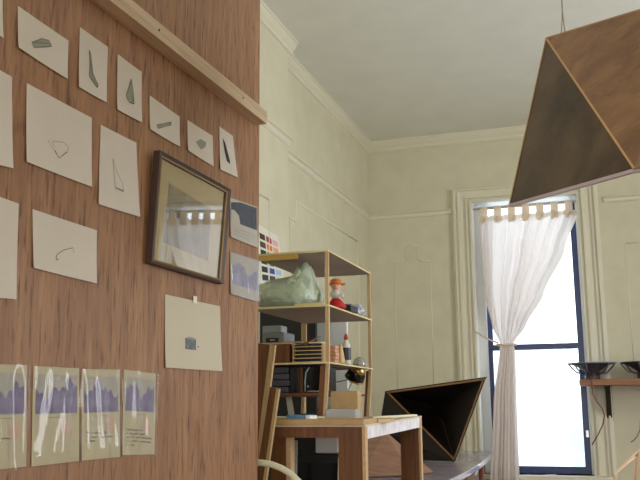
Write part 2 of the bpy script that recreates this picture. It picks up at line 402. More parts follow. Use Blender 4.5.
tube(b, [P(498.5, 343, Y=yc - .01), P(490, 340, Y=yc - .03), P(482, 335.5, Y=YB - .02), P(476, 331.5, Y=YB - .05)], .007, 8)
mk('tie_back', b, plain('tie_cotton', (214, 196, 172), .85), cur)
b = BM(); h = P(476, 331.5, Y=YB - .05); lathe(b, [(0, -.012), (.009, -.008), (.012, 0), (.009, .008), (0, .012)], h, 12); tube(b, [h, (h.x, YB - .02, h.z)], .005, 8)
hk = mk('curtain_hook', b, casing_m, base=h); tag(hk, 'small cream hook on the left casing holding the curtain tie', 'hook')
dx = W2[0] - jl
k2 = [(k1[0][0], W2[0] + .01, W2[1] - .01, yc, .014), (k1[3][0], W2[0] + .02, W2[1] - .35, yc, .02), (k1[4][0], W2[0] + .03, W2[0] + .12, yc, .01), (.12, W2[0], W2[0] + .25, yc - .17, .03)]
curtain(W2[0] + .005, W2[1] - .005, k2, 'white tab-top curtain mirrored in the glass of the framed print', full=True)
# white handle lying on the sill
b = BM(); tube(b, [P(x_, y_, Y=YB + .03) for x_, y_ in ((538, 479), (541, 476.3), (546, 475.3), (556, 475.3), (559, 477), (557, 479.5))], .006, 8)
tube(b, [P(x_, y_, Y=YB + .03) for x_, y_ in ((526, 477), (529, 475), (533, 475.5), (534, 478))], .006, 8)
tag(mk('sill_clamp', b, white_m, base=P(545, 478, Y=YB + .03)), 'white bent wire handle lying on the sill of the bright window', 'handle')
# outside: pale neighbouring house and railing
fac = plain('pale_facade', (240, 244, 245), .8, var=.05, bscale=2)
t = thing('neighbouring_house', 'pale house across the yard, faint beyond the bright glass', 'house', (0, 19, -3))
b = BM(); box(b, (-9, 19, -3), (9, 24, 1.9)); mk('facade', b, fac, t)
for i in range(5):
    b = BM(); box(b, (-6 + i * 2.6, 18.95, -.6), (-5 + i * 2.6, 19.05, .9)); mk('house_window', b, plain('far_glass', (170, 200, 206), .2), t)
b = BM(); box(b, (-1.3, 8.9, .50), (1.2, 8.93, .53)); box(b, (-1.3, 8.9, 0), (1.2, 8.93, .03))
for i in range(20): box(b, (-1.28 + i * .13, 8.905, 0), (-1.268 + i * .13, 8.915, .50))
tag(mk('balcony_railing', b, plain('pale_iron', (236, 240, 242), .6), base=(0, 8.9, 0)), 'faint pale railing outside the lower pane of the window', 'railing')
b = BM(); box(b, (-2, 7.34, -.25), (2, 9.0, -.0)); tag(mk('balcony_slab', b, fac, base=(0, 8, -.2)), 'pale balcony slab outside below the bright window', 'balcony')
# ---------------------------------------------------------------- plywood partition and what hangs on it
PX = -1.07
pe = P(258.7, 240, X=PX).y
print('panel end y', pe)
part = thing('plywood_partition', 'tall red-brown plywood partition filling the left of the view', 'partition', (PX - .01, pe - 1.5, 0))
b = BM(); box(b, (PX - .02, pe - 2.44, .0), (PX, pe, 3.05), 0); mk('board', b, ply_m, part)
b = BM(); XF = PX + .042
a0 = P(132, 0, X=XF); a1 = P(267, 111.5, X=XF); b1 = P(267, 124, X=XF); bl = P(115.3, 0, X=XF)
sl = (a1.z - a0.z) / (a1.y - a0.y); y0 = a1.y - 1.9
hh = a1.z - b1.z
lo = [(PX, y0, a1.z - hh + sl * (y0 - a1.y)), (XF, y0, a1.z - hh + sl * (y0 - a1.y)), (XF, y0, a1.z + sl * (y0 - a1.y)), (PX, y0, a1.z + sl * (y0 - a1.y))]
hi = [(PX, a1.y, a1.z - hh), (XF, a1.y, a1.z - hh), (XF, a1.y, a1.z), (PX, a1.y, a1.z)]
hexa(b, lo, hi); bt = mk('batten', b, pine_m, part)
for px, py in ((159, 30), (243, 98)):
    b = BM(); p = P(px, py, X=XF); tube(b, [p + Vector((-.001, 0, 0)), p + Vector((.0012, 0, 0))], .0035, 10); mk('screw_hole', b, black_m, bt)

def sheet(name, px, label, cat, X=None, mats=None, th=.0008, bow=.004, group=None, draw=None, N=8, off=.0006, parent=None):
    """a thin sheet pinned on the partition: px = TL, TR, BR, BL"""
    X = PX if X is None else X
    q = [P(x_, y_, X=X) for x_, y_ in px]; base = (q[2] + q[3]) / 2
    def pt(u, v, h=0):
        p = (q[0] * (1-u) + q[1] * u) * (1-v) + (q[3] * (1-u) + q[2] * u) * v
        lift = off + bow * ((2*u - 1) ** 2 * .5 * (.4 + .6 * v) + .7 * v ** 3)
        return Vector((X + lift + h, p.y, p.z))
    b = BM()
    for s, h in ((0, 0), (1, th)):
        g = [[b.verts.new(pt(i / N, j / N, h)) for i in range(N + 1)] for j in range(N + 1)]
        for j in range(N):
            for i in range(N):
                f = b.faces.new((g[j][i], g[j][i+1], g[j+1][i+1], g[j+1][i]))
        if s == 0: g0 = g
        else:
            rim = lambda g: [g[0][i] for i in range(N)] + [g[j][N] for j in range(N)] + [g[N][i] for i in range(N, 0, -1)] + [g[j][0] for j in range(N, 0, -1)]
            r0, r1 = rim(g0), rim(g); n = len(r0)
            for k in range(n): b.faces.new((r0[k], r0[(k+1) % n], r1[(k+1) % n], r1[k]))
    H = th + .0006
    def poly(pts, mi, h=H):
        vs = [b.verts.new(pt(u, v, h)) for u, v in pts]
        f = b.faces.new(vs); f.material_index = mi
    def line(pts, w, mi, h=H + .0003):
        for (u0, v0), (u1, v1) in zip(pts, pts[1:]):
            du, dv = u1 - u0, v1 - v0; L = math.hypot(du, dv) or 1; nu, nv = -dv / L * w / 2, du / L * w / 2
            vs = [b.verts.new(pt(u, v, h)) for u, v in ((u0+nu, v0+nv), (u1+nu, v1+nv), (u1-nu, v1-nv), (u0-nu, v0-nv))]
            b.faces.new(vs).material_index = mi
    def grid(u0, v0, u1, v1, mi, h=H, fn=None, n=10):
        g = [[b.verts.new(pt(u0 + (u1-u0) * i / n, (fn(i / n) if (fn and j == 0) else v0 + (v1 - v0) * j / n) if not fn else fn(i / n) + (v1 - fn(i / n)) * j / n, h)) for i in range(n + 1)] for j in range(n + 1)]
        for j in range(n):
            for i in range(n): b.faces.new((g[j][i], g[j][i+1], g[j+1][i+1], g[j+1][i])).material_index = mi
    if draw: draw(poly, line, grid)
    mats = mats or [paper_m, graph1, graph2, graph3, graph4]
    base = Vector((X, base.y, base.z))
    bmesh_o = b
    for v in bmesh_o.verts: v.co -= base
    me = bpy.data.meshes.new(name); bmesh_o.to_mesh(me); bmesh_o.free()
    for m in mats: me.materials.append(m)
    o = bpy.data.objects.new(name, me); C.objects.link(o); o.location = base
    tag(o, label, cat, group)
    o['_pt'] = 0; del o['_pt']
    return o, pt
GR = 'small fragment drawings pinned in a row under the batten'
def d1(p, l, g):
    p([(.26,.66),(.46,.40),(.6,.33),(.64,.42),(.5,.56),(.3,.74)], 4); l([(.26,.66),(.46,.40),(.6,.33),(.65,.43),(.5,.57),(.3,.75),(.26,.66),(.61,.40)], .02, 2); p([(.26,.66),(.31,.61),(.34,.68),(.29,.75)], 3)
def d2(p, l, g):
    p([(.34,.3),(.4,.3),(.5,.62),(.68,.78),(.62,.82),(.36,.72)], 4); l([(.34,.28),(.4,.45),(.48,.66),(.68,.78),(.64,.83),(.36,.72),(.38,.5),(.33,.28)], .035, 2)
def d3(p, l, g):
    p([(.35,.68),(.55,.28),(.66,.66),(.58,.72)], 4); l([(.35,.66),(.56,.28),(.64,.5),(.68,.72),(.48,.74),(.35,.66)], .03, 2); p([(.55,.3),(.6,.45),(.66,.7),(.62,.7)], 2)
def d4(p, l, g):
    p([(.22,.74),(.7,.38),(.7,.46),(.25,.84)], 1); l([(.22,.75),(.45,.57),(.7,.37),(.7,.46),(.46,.66),(.25,.84),(.22,.75)], .022, 2); p([(.22,.75),(.29,.72),(.29,.80),(.24,.84)], 3)
def d5(p, l, g): p([(.32,.55),(.5,.36),(.72,.36),(.68,.52),(.5,.68)], 4); l([(.32,.55),(.5,.36),(.72,.36),(.68,.52),(.5,.7),(.32,.55)], .012, 1)
def d6(p, l, g): p([(.2,.22),(.38,.3),(.62,.66),(.62,.76),(.42,.72),(.3,.5)], 3)
row = [([(-30,-22),(1.7,-2),(1.2,38),(-30,15)], None, 'sliver of a pale drawing sheet at the upper left picture edge'),
 ([(17.3,6),(67.7,40.7),(65.7,79.3),(16.8,47.8)], d1, 'small sheet with a grey wedge fragment drawn, leftmost whole sheet of the top row'),
 ([(79.5,27.3),(107.2,47),(104.7,102.6),(77.2,87)], d2, 'small upright sheet with a thin boot-shaped fragment drawing'),
 ([(117.3,54.4),(141,72),(140.3,122.6),(115.7,109.5)], d3, 'small upright sheet with a narrow grey triangle drawing'),
 ([(149.2,95.6),(179,116.7),(178.5,147),(148.7,129.3)], d4, 'small sheet with a short slanted dark rod drawing'),
 ([(187,120),(212.2,136),(212.2,166.6),(186.7,150.5)], d5, 'small sheet with a very faint fan-shaped drawing above the picture frame'),
 ([(219,126.5),(232.3,136),(236.2,177.4),(219,169.5)], d6, 'small narrow sheet with a black blade shape, nearest the partition edge')]
for q, d, lab in row: sheet('fragment_drawing', q, lab, 'drawing', draw=d, bow=.0035)
def e1(p, l, g): l([(.30,.6),(.37,.68),(.47,.78),(.60,.64),(.62,.58),(.54,.54),(.44,.57),(.37,.59),(.40,.66)], .008, 1); l([(.41,.7),(.47,.78),(.6,.65)], .011, 2)
def e2(p, l, g): p([(.34,.42),(.5,.52),(.58,.68),(.4,.74)], 0); l([(.32,.36),(.37,.58),(.39,.72),(.60,.72),(.57,.62),(.44,.52),(.32,.36)], .012, 1); l([(.39,.72),(.6,.73)], .018, 2)
def e3(p, l, g): l([(.33,.74),(.35,.66),(.45,.55),(.60,.46)], .013, 2); l([(.60,.46),(.62,.52),(.6,.56)], .008, 1); l([(.33,.76),(.37,.74)], .02, 2)
big = [([(-30,53),(11,77),(11,168.5),(-30,158)], None, 'large blank paper edge at the left picture border, upper one'),
 ([(26.2,83.3),(91,118),(90,187),(24.8,162)], e1, 'large square sheet with a faint fan-shaped outline, left of the tall narrow sheet'),
 ([(100.3,125),(135.6,142.8),(138.3,217),(97,204.3)], e2, 'tall sheet with a faint sock-shaped outline, left of the dark picture frame'),
 ([(-30,186),(17.9,203.8),(14.1,299.5),(-30,295)], None, 'large blank paper edge at the left picture border, lower one'),
 ([(32,209.3),(96.2,230.4),(94.8,283.5),(32,268)], e3, 'wide sheet with one faint curved pencil stroke, below the large square sheet')]
for q, d, lab in big: sheet('pencil_drawing', q, lab, 'drawing', draw=d, bow=.0035)
greyp = plain('grey_blue_print', (108, 112, 120), .8, var=.5, bscale=90)
def f1(p, l, g):
    g(.33, .56, .52, .72, 1); l([(.36,.57),(.4,.55),(.5,.56)], .03, 2); l([(.55,.66),(.57,.67)], .02, 1)
o, pt = sheet('taped_sheet', [(164.3,294.3),(219.3,306.3),(220.5,371.3),(163.8,367.5)], 'lone sheet with a small grey square print, taped below the picture frame', 'print', draw=f1, mats=[plain('warm_paper', (196, 188, 166), .8), greyp, graph1], bow=.004)
b = BM(); q = [P(x_, y_, X=PX + .004) for x_, y_ in ((193.3,295.8),(196.8,296.5),(196.8,303.8),(193.3,303))]
slab(b, q, .0008, nrm=Vector((1, 0, 0))); tp = mk('tape', b, plain('tape', (226, 222, 210), .3), o)
# postcards near the edge
dk = plain('print_dark', (58, 64, 76), .6, var=.3, bscale=40); md = plain('print_mid', (140, 142, 150), .6, var=.15, bscale=30); lt = plain('print_light', (178, 172, 160), .6)
lav = plain('print_lavender', (150, 146, 172), .6, var=.2, bscale=30)
def g1(p, l, g):
    g(.02, .0, .98, .58, 1, fn=lambda t: .03 + .25 * max(0, .35 - t)); p([(.02,.3),(.12,.28),(.3,.38),(.36,.6),(.02,.58)], 3, .0018)
    l([(.1,.72),(.9,.74)], .012, 2); l([(.1,.8),(.86,.82)], .012, 2); l([(.1,.88),(.7,.9)], .012, 2)
sheet('postcard', [(229.8,197.6),(256.4,207),(256.4,247.8),(229.3,237)], 'postcard with a dark blue-grey picture over a pale lower part, right of the frame', 'postcard', mats=[lt, dk, md, lt], draw=g1, bow=.004)
sleeve_m = clear('plastic_sleeve', (250, 250, 252), .0, .09, .05, (200, 204, 216))
def g2(p, l, g):
    g(.06, .2, .94, .75, 1, fn=lambda t: .3 - .16 * math.sin(t * 7) * math.sin(t * 3)); p([(.3,.35),(.48,.25),(.55,.5),(.4,.62)], 2, .0018); p([(.62,.5),(.82,.4),(.9,.62),(.7,.7)], 2, .0018)
o, pt = sheet('sleeved_postcard', [(229.8,251.8),(258.3,261),(257,302),(229.3,293.8)], 'blue-grey postcard in a shiny plastic sleeve, under the dark postcard', 'postcard', mats=[lt, lav, md], draw=g2, bow=.004)
def add_sleeve(o, px, X=None, crease=1, seed=0):
    rnd = random.Random(seed)
    q = [P(x_, y_, X=PX) for x_, y_ in px]; N = 14; b = BM()
    g = []
    for j in range(N + 1):
        r = []
        for i in range(N + 1):
            u, v = i / N, j / N; u_, v_ = -.02 + 1.04 * u, -.015 + 1.03 * v
            p = (q[0] * (1-u_) + q[1] * u_) * (1-v_) + (q[3] * (1-u_) + q[2] * u_) * v_
            h = .011 + .006 * crease * noise.noise(Vector((u * 2.2 + seed * 3.1, v * 1.3 + seed, 0))) + .0022 * crease * math.sin(u * 17 + v * 5 * math.sin(seed * 2) + seed)
            edge = min(u, 1 - u, v, 1 - v); h = h if edge > .01 else .008
            r.append(b.verts.new((PX + h, p.y, p.z)))
        g.append(r)
    for j in range(N):
        for i in range(N): b.faces.new((g[j][i], g[j][i+1], g[j+1][i+1], g[j+1][i])).smooth = True
    s = mk('plastic_sleeve', b, sleeve_m, o)
add_sleeve(o, [(229.8,251.8),(258.3,261),(257,302),(229.3,293.8)], seed=9)
# four sleeved prints
pal = [plain('aged_print_paper', (196, 186, 150), .8, var=.04, bscale=9), plain('violet_ink', (128, 120, 146), .75, var=.28, bscale=28), plain('red_seal_ink', (206, 176, 150), .8, var=.12, bscale=40), plain('hand_ink', (96, 84, 74), .8), plain('print_sky', (176, 170, 156), .8)]
def mkprint(seed, lines, seal=True):
    rnd = random.Random(seed)
    def d(p, l, g):
        g(.05, .08, .95, .49, 4, h=.0012)
        pk = [rnd.uniform(.5, 2) for _ in range(4)]
        def ridge(t): return .22 - .07 * math.sin(t * 5 * pk[0] + seed) - .04 * math.sin(t * 17 + pk[1]) - .02 * math.sin(t * 41 + pk[2]) + .02 * math.sin(t * 29)
        g(.05, .2, .95, .48, 1, h=.0016, fn=ridge, n=22)
        for k in range(9):
            u = .32 + k * .042; l([(u, .52), (u + .02, .525 + rnd.uniform(-.003, .003))], .008, 3)
        if seal:
            u0, v0 = .62, .56; l([(u0, v0), (u0+.2, v0), (u0+.22, v0+.15), (u0+.02, v0+.16), (u0, v0)], .02, 2); g(u0+.01, v0+.01, u0+.2, v0+.14, 2)
        v = .70
        for k in range(lines):
            u = .1; end = rnd.uniform(.6, .92) if k < lines - 1 else .35; pts = []
            while u < end:
                pts.append((u, v + rnd.uniform(-.011, .011) + .02 * u)); u += .022
                if rnd.random() < .16 and len(pts) > 1: l(pts, .011, 3); pts = []; u += .03
            if len(pts) > 1: l(pts, .011, 3)
            v += .045
    return d
quads = [([(-22,363.5),(26.3,365.2),(25.2,466.5),(-22,471.5)], 'partly cut-off print in a plastic sleeve at the left picture border', 2),
 ([(33,366),(78.5,368.3),(78,461),(30.5,466.5)], 'sleeved violet landscape print without handwriting, second from the left border', 0),
 ([(81.4,369),(119.3,369.7),(118.8,457),(80.8,460.6)], 'sleeved violet landscape print with short faint handwriting, third from the left border', 3),
 ([(123.4,369.5),(155.3,373.8),(153.7,454.3),(121.5,455)], 'sleeved violet landscape print with much handwriting, rightmost and shiniest of the row', 5)]
for i, (q, lab, ln) in enumerate(quads):
    o, pt = sheet('sleeved_print', q, lab, 'print', mats=pal, draw=mkprint(i + 3, ln), bow=.001)
    add_sleeve(o, q, crease=1.3, seed=i)
# framed print
fx = PX + .020
fq = [P(x_, y_, X=fx) for x_, y_ in ((156.5,150.5),(228,190),(223.5,284),(151.5,263))]
base = Vector((PX, (fq[2].y + fq[3].y) / 2, (fq[2].z + fq[3].z) / 2))
ft = thing('framed_print', 'dark wood framed print behind reflecting glass on the plywood partition', 'picture', base)
def lerpq(u, v, x): 
    p = (fq[0] * (1-u) + fq[1] * u) * (1-v) + (fq[3] * (1-u) + fq[2] * u) * v; return Vector((x + .0105 * (1 - v), p.y, p.z))
wu, wv = .05, .045
b = BM()
o4 = [(0,0),(1,0),(1,1),(0,1)]; i4 = [(wu,wv),(1-wu,wv),(1-wu,1-wv),(wu,1-wv)]
for k in range(4):
    k2 = (k+1) % 4
    hexa(b, [lerpq(*o4[k], PX + .002), lerpq(*o4[k2], PX + .002), lerpq(*i4[k2], PX + .002), lerpq(*i4[k], PX + .002)], [lerpq(*o4[k], fx), lerpq(*o4[k2], fx), lerpq(*i4[k2], fx - .006), lerpq(*i4[k], fx - .006)])
frm = mk('frame', b, wood('dark_frame_wood', (40, 24, 16), (60, 38, 24), (40, 3, 3), .45), ft)
b = BM(); m0 = (wu * .75, wv * .75); e = .016
for k in range(4):
    k2 = (k+1) % 4; a_ = [(wu-e,wv-e),(1-wu+e,wv-e),(1-wu+e,1-wv+e),(wu-e,1-wv+e)]
    hexa(b, [lerpq(*a_[k], fx - .0105), lerpq(*a_[k2], fx - .0105), lerpq(*i4[k2], fx - .0105), lerpq(*i4[k], fx - .012)], [lerpq(*a_[k], fx - .0035), lerpq(*a_[k2], fx - .0035), lerpq(*i4[k2], fx - .0045), lerpq(*i4[k], fx - .0045)])
mk('inner_fillet', b, plain('gilt_brown', (140, 108, 62), .35, .4), ft)
b = BM(); hexa(b, [lerpq(u, v, PX + .005) for u, v in i4], [lerpq(u, v, PX + .0075) for u, v in i4]); mk('mat_board', b, plain('tan_mat', (214, 194, 146), .8), ft)
b = BM(); I = lambda u, v: lerpq(wu + (1 - 2*wu) * u, wv + (1 - 2*wv) * v, PX + .009)
hexa(b, [I(u, v) - Vector((.001, 0, 0)) for u, v in ((.15,.2),(.8,.26),(.82,.84),(.13,.8))], [I(u, v) for u, v in ((.15,.2),(.8,.26),(.82,.84),(.13,.8))])
mk('engraving', b, plain('engraving_ink', (160, 146, 120), .8, var=.3, bscale=14), ft)
b = BM(); hexa(b, [lerpq(u, v, fx - .0095) for u, v in i4], [lerpq(u, v, fx - .008) for u, v in i4]); mk('glass', b, clear('picture_glass', (255, 255, 255), .13, .012), ft)

# ---------------------------------------------------------------- colour chart on the chimney breast
x = XBR; tb = P(270, 262, X=x)
c0 = [P(a_, b_, X=x) for a_, b_ in ((249, 219), (278, 236.5), (284.5, 287), (252, 283))]
cols = [[(60,50,40),(170,36,44),(226,170,178)], [(84,60,44),(226,120,60),(232,160,120)], [(30,40,34),(70,50,40),(200,190,120)], [(28,36,36),(40,120,70),(170,206,180)], [(24,30,44),(40,60,170),(170,190,220)], [(40,44,54),(60,60,70),(200,204,214)]]
b = BM(); u = lambda a, c, h: (c0[0] * (1-a) + c0[1] * a) * (1-c) + (c0[3] * (1-a) + c0[2] * a) * c + Vector((h, 0, 0))
hexa(b, [u(0,0,.001), u(1,0,.001), u(1,1,.001), u(0,1,.001)], [u(0,0,.002), u(1,0,.002), u(1,1,.002), u(0,1,.002)])
ms = [plain('chart_white', (222, 222, 206), .7)]
for r in range(6):
    for k in range(3):
        m = plain('swatch_%d_%d' % (r, k), cols[r][k], .6); ms.append(m)
        a0_ = .30 + k * .225; a1_ = a0_ + .185; c_0 = .13 + r * .14; c_1 = c_0 + .1
        f = b.faces.new([b.verts.new(u(*p, .0028)) for p in ((a0_, c_0), (a1_, c_0), (a1_, c_1), (a0_, c_1))]); f.material_index = len(ms) - 1
base = c0[2].copy()
for v in b.verts: v.co -= base
me = bpy.data.meshes.new('colour_chart'); b.to_mesh(me); b.free()
for m in ms: me.materials.append(m)
o = bpy.data.objects.new('colour_chart', me); C.objects.link(o); o.location = base
tag(o, 'white chart with rows of coloured squares on the wall behind the shelf', 'chart')

# ---------------------------------------------------------------- work table
TX1 = -.826; TY0 = 3.0; TY1 = 3.985; TX0 = -1.45
zn, zf = EYE - .067, EYE - .049
def tz(y): return zn + (zf - zn) * (y - TY0) / (TY1 - TY0)
tt = thing('work_table', 'long wooden work table with broad plank legs in front of the shelves', 'table', ((TX0 + TX1) / 2, (TY0 + TY1) / 2, 0))
b = BM()
th = .007
hexa(b, [(TX0, TY0, tz(TY0) - th), (TX1, TY0, tz(TY0) - th), (TX1, TY1, tz(TY1) - th), (TX0, TY1, tz(TY1) - th)], [(TX0, TY0, tz(TY0)), (TX1, TY0, tz(TY0)), (TX1, TY1, tz(TY1)), (TX0, TY1, tz(TY1))])
mk('tabletop', b, plain('pale_worn_top', (206, 194, 176), .5, var=.12, bscale=20), tt)
b = BM(); y0 = TY0 + .004
hexa(b, [(TX0 + .02, y0, tz(y0) - .045), (TX1 - .02, y0, tz(y0) - .045), (TX1 - .02, y0 + .02, tz(y0) - .045), (TX0 + .02, y0 + .02, tz(y0) - .045)], [(TX0 + .02, y0, tz(y0) - th), (TX1 - .02, y0, tz(y0) - th), (TX1 - .02, y0 + .02, tz(y0) - th), (TX0 + .02, y0 + .02, tz(y0) - th)])
mk('front_apron', b, brownpine, tt)
b = BM(); hexa(b, [(TX1 - .016, TY0 + .015, tz(TY0) - .05), (TX1 - .002, TY0 + .015, tz(TY0) - .05), (TX1 - .002, TY1 - .015, tz(TY1) - .05), (TX1 - .016, TY1 - .015, tz(TY1) - .05)], [(TX1 - .016, TY0 + .015, tz(TY0) - th), (TX1 - .002, TY0 + .015, tz(TY0) - th), (TX1 - .002, TY1 - .015, tz(TY1) - th), (TX1 - .016, TY1 - .015, tz(TY1) - th)])
mk('side_apron', b, plain('window_lit_apron', (226, 222, 226), .5, var=.15, bscale=30), tt)  # bright window light on this side is put into the colour
def leg(x0, x1, y, edge, t=.03):
    b = BM(); zt = tz(y) - th
    if y < 3.5: zt -= .0
    box(b, (x0, y, 0), (x1 - edge, y + t, zt)); lg = mk('leg', b, brown_v, tt)
    b = BM(); box(b, (x1 - edge, y - .001, 0), (x1, y + t, zt)); mk('lit_side_strip', b, rawedge, lg)  # the leg's window-lit side, put in as a pale strip
lx0 = P(338.5, 450, Y=TY0).x
leg(lx0, TX1 + .001, TY0 - .002, .012)
leg(P(400.5, 440, Y=TY1 - .04).x, TX1 + .001, TY1 - .04, .010)
leg(P(271, 450, Y=TY0 + .03).x, P(291, 450, Y=TY0 + .03).x, TY0 + .028, .018, .04)
leg(P(271, 450, Y=TY0 + .03).x - .05, P(291, 450, Y=TY0 + .03).x - .05, TY1 - .04, .018)
# boards lying on the table
def on_table(name, pts, h, mats, label, cat, z0=0, mi_side=None):
    b = BM(); lo = [Vector((x_, y_, tz(y_) + z0 + .0005)) for x_, y_ in pts]
    slab(b, lo, h, 0, mi_side, Vector((0, 0, 1)))
    c = sum((v for v in lo), Vector()) / len(lo)
    return tag(mk(name, b, mats, base=c), label, cat)
xr = P(364.5, 421, Y=TY0 + .0).x
on_table('wooden_board', [(TX0 + .02, TY0 - .012), (xr, TY0 - .012), (xr + .003, TY0 + .16), (TX0 + .02, TY0 + .2)], 019e-3, [plain('tan_board', (188, 154, 104), .5, var=.08, bscale=25)], 'thick pale wooden board lying along the near edge of the table', 'board')
on_table('plywood_offcut', [(xr - .12, TY0 + .19), (xr + .0, TY0 + .19), (xr + .035, TY0 + .23), (xr + .04, TY0 + .30), (xr + .0, TY0 + .38), (xr - .10, TY0 + .40)], .012, [rawedge, brown_v], 'small curved plywood offcut on the table beside the thick board', 'board', mi_side=0)
on_table('pale_strip', [(-.99, 3.66), (-.96, 3.62), (-.835, 3.93), (-.86, 3.965)], .008, [plain('pale_green_board', (216, 216, 182), .6)], 'pale greenish strip of board at the far right corner of the table', 'board')
on_table('paper_scrap', [(-1.30, 3.10), (-1.10, 3.08), (-1.02, 3.14), (-1.06, 3.22), (-1.28, 3.22)], .004, [paper_w], 'crumpled cream paper lying on the thick wooden board by the shelf foot', 'paper', z0=.02)
on_table('blue_packet', [(-1.14, 3.05), (-1.065, 3.04), (-1.06, 3.09), (-1.13, 3.10)], .014, [plain('blue_pack', (96, 140, 170), .4, var=.25, bscale=60)], 'small blue and white packet on the thick board by the shelf foot', 'packet', z0=.0195)
on_table('crumpled_tissue', [(-1.062, 3.04), (-1.045, 3.035), (-1.03, 3.075), (-1.056, 3.09)], .012, [white_m], 'small white wrapper beside the blue packet', 'wrapper', z0=.0195)

# ---------------------------------------------------------------- shelving unit on the table
SY0, SY1 = 3.25, 3.91
SX1 = P(328, 252, Y=SY0).x; SX0 = SX1 - .335
zT = P(328, 250, Y=SY0).z; zM = (P(326.5, 305, Y=SY0).z + P(370, 319.4, Y=SY1).z) / 2; z3 = (P(325, 364, Y=SY0).z * .65 + P(367.5, 365.6, Y=SY1).z * .35); z4 = P(300, 393, Y=SY0 + .05).z
print('shelf', SX0, SX1, zT, zM, z3, z4, tz(SY0))
st = thing('shelving_unit', 'slim open wooden shelving unit standing on the work table', 'shelf', ((SX0 + SX1) / 2, (SY0 + SY1) / 2, tz(SY0)))
ps = .014
def post(x, y, mat=pine_v, splay=-.016, wide=0):
    b = BM(); zb = tz(y + ps)
    box(b, (x, y, z3), (x + ps, y + ps, zT - .001), 0)
    zb_ = tz(y) + .001
    hexa(b, [(x + splay, y, zb_), (x + splay + ps, y, zb_), (x + splay + ps, y + ps, tz(y + ps) + .001), (x + splay, y + ps, tz(y + ps) + .001)], [(x, y, z3), (x + ps, y, z3), (x + ps, y + ps, z3), (x, y + ps, z3)])
    o = mk('post', b, mat, st)
    if wide:
        b = BM(); hexa(b, [(x + splay - wide, y, zb_), (x + splay, y, zb_), (x + splay, y + ps, tz(y + ps) + .001), (x + splay - wide, y + ps, tz(y + ps) + .001)], [(x - wide, y, z3 - .012), (x, y, z3 - .012), (x, y + ps, z3 - .012), (x - wide, y + ps, z3 - .012)])
        mk('brown_foot_board', b, brownpine, o)
    return o
post(SX1 - ps, SY0, wide=.022); post(SX1 - ps, SY1 - ps, pine_v, wide=.012); post(SX0, SY0); post(SX0, SY1 - ps)
def shelf_board(z, t=.006, strip=False, tilt=0):
    b = BM(); box(b, (SX0, SY0, z - t), (SX1, SY1, z), 0)
    o = mk('shelf_board', b, shelf_m, st)
    b = BM(); box(b, (SX0 - .001, SY0 - .006, z - t - .001), (SX1 + .003, SY0, z + .001)); box(b, (SX1, SY0, z - t), (SX1 + .003, SY1, z + .0005)); mk('edge_band', b, shelf_edge, o)
    return o
shelf_board(zT); shelf_board(zM); shelf_board(z3, .005)
b = BM(); box(b, (SX0 + .0, SY0 + ps, z4 - .010), (SX1 - .03, SY1 - ps, z4)); mk('low_shelf_board', b, brownpine, st)
b = BM(); xx = P(297.5, 255, Y=SY0).x; box(b, (SX0, SY0 - .004, zT - .028), (xx, SY0 + .006, zT - .008)); mk('front_strip', b, plain('yellow_pine', (206, 166, 84), .5), st)
# ---- middle shelf
def blob(name, c, r, mats, label, cat, seed=0, amp=.25, sub=4, freq=1.6, group=None, mod=None):
    b = BM(); bmesh.ops.create_icosphere(b, subdivisions=sub, radius=1)
    lo = 9
    for v in b.verts:
        n = v.co.normalized(); d = 1 + amp * noise.noise(n * freq + Vector((seed, 0, 0))) + amp * .4 * abs(noise.noise(n * freq * 3.5 + Vector((0, seed, 0)))) + amp * .2 * noise.noise(n * freq * 9)
        p = n * d
        if mod: p = mod(p)
        v.co = Vector(c) + Vector((p.x * r[0], p.y * r[1], p.z * r[2]))
    zf_ = c[2] - r[2] * .8
    for v in b.verts:
        if v.co.z < zf_: v.co.z = zf_
    smooth_all(b)
    return tag(mk(name, b, mats, base=(c[0], c[1], zf_)), label, cat, group)
bagm = clear('bag_film', (240, 246, 240), .05, .3, .38, (232, 238, 222))
zb = zM + .0015
def bagmod(p):
    q = p.copy()
    t = max(0, min(1, (q.x + 1) / 2)); q.x = math.copysign(abs(q.x) ** .8, q.x)
    q.z = q.z * (.72 + .62 * t)
    q.z += .75 * math.exp(-((q.x - .62) / .18) ** 2) * max(0, q.z - .2)
    return q
bc = Vector((P(287, 285, Y=SY0 + .15).x - .006, SY0 + .17, zb + .066))
bag = thing('plastic_bag', 'full clear plastic bag of pale green fluff on the middle shelf', 'bag', (bc.x, bc.y, zb))
def bagmesh(sc, seed, amp):
    b = BM(); bmesh.ops.create_icosphere(b, subdivisions=5, radius=1)
    for v in b.verts:
        n = v.co.normalized(); d = 1 + amp * noise.noise(n * 1.7 + Vector((seed, 0, 0))) + amp * .9 * (.4 - abs(noise.noise(n * 3.6 + Vector((0, seed, 0))))) + amp * .7 * (.3 - abs(noise.noise(n * 8 + Vector((seed, 0, 0))))) + amp * .35 * noise.noise(n * 15)
        p = bagmod(n * d)
        v.co = bc + Vector((p.x * .15 * sc, p.y * .12 * sc, p.z * .073 * sc))
    for v in b.verts:
        if v.co.z < zb + (1 - sc) * .03: v.co.z = zb + (1 - sc) * .03
    return smooth_all(b)
mk('contents', bagmesh(.9, 2, .2), plain('pale_green_fluff', (196, 214, 180), .9, var=.5, bscale=22, bump=.5), bag)
mk('bag_skin', bagmesh(1.0, 5, .16), bagm, bag)
# board lying under the bag and doll
b = BM(); box(b, (P(296, 305, Y=SY0 + .03).x, SY0 + .012, zb), (SX1 - .024, SY0 + .03, zb + .010)); tag(mk('loose_cream_board', b, plain('cream_slat', (220, 206, 150), .6), base=(SX1 - .1, SY0 + .02, zb)), 'cream strip of board on the front edge of the middle shelf, right of the bag', 'board')
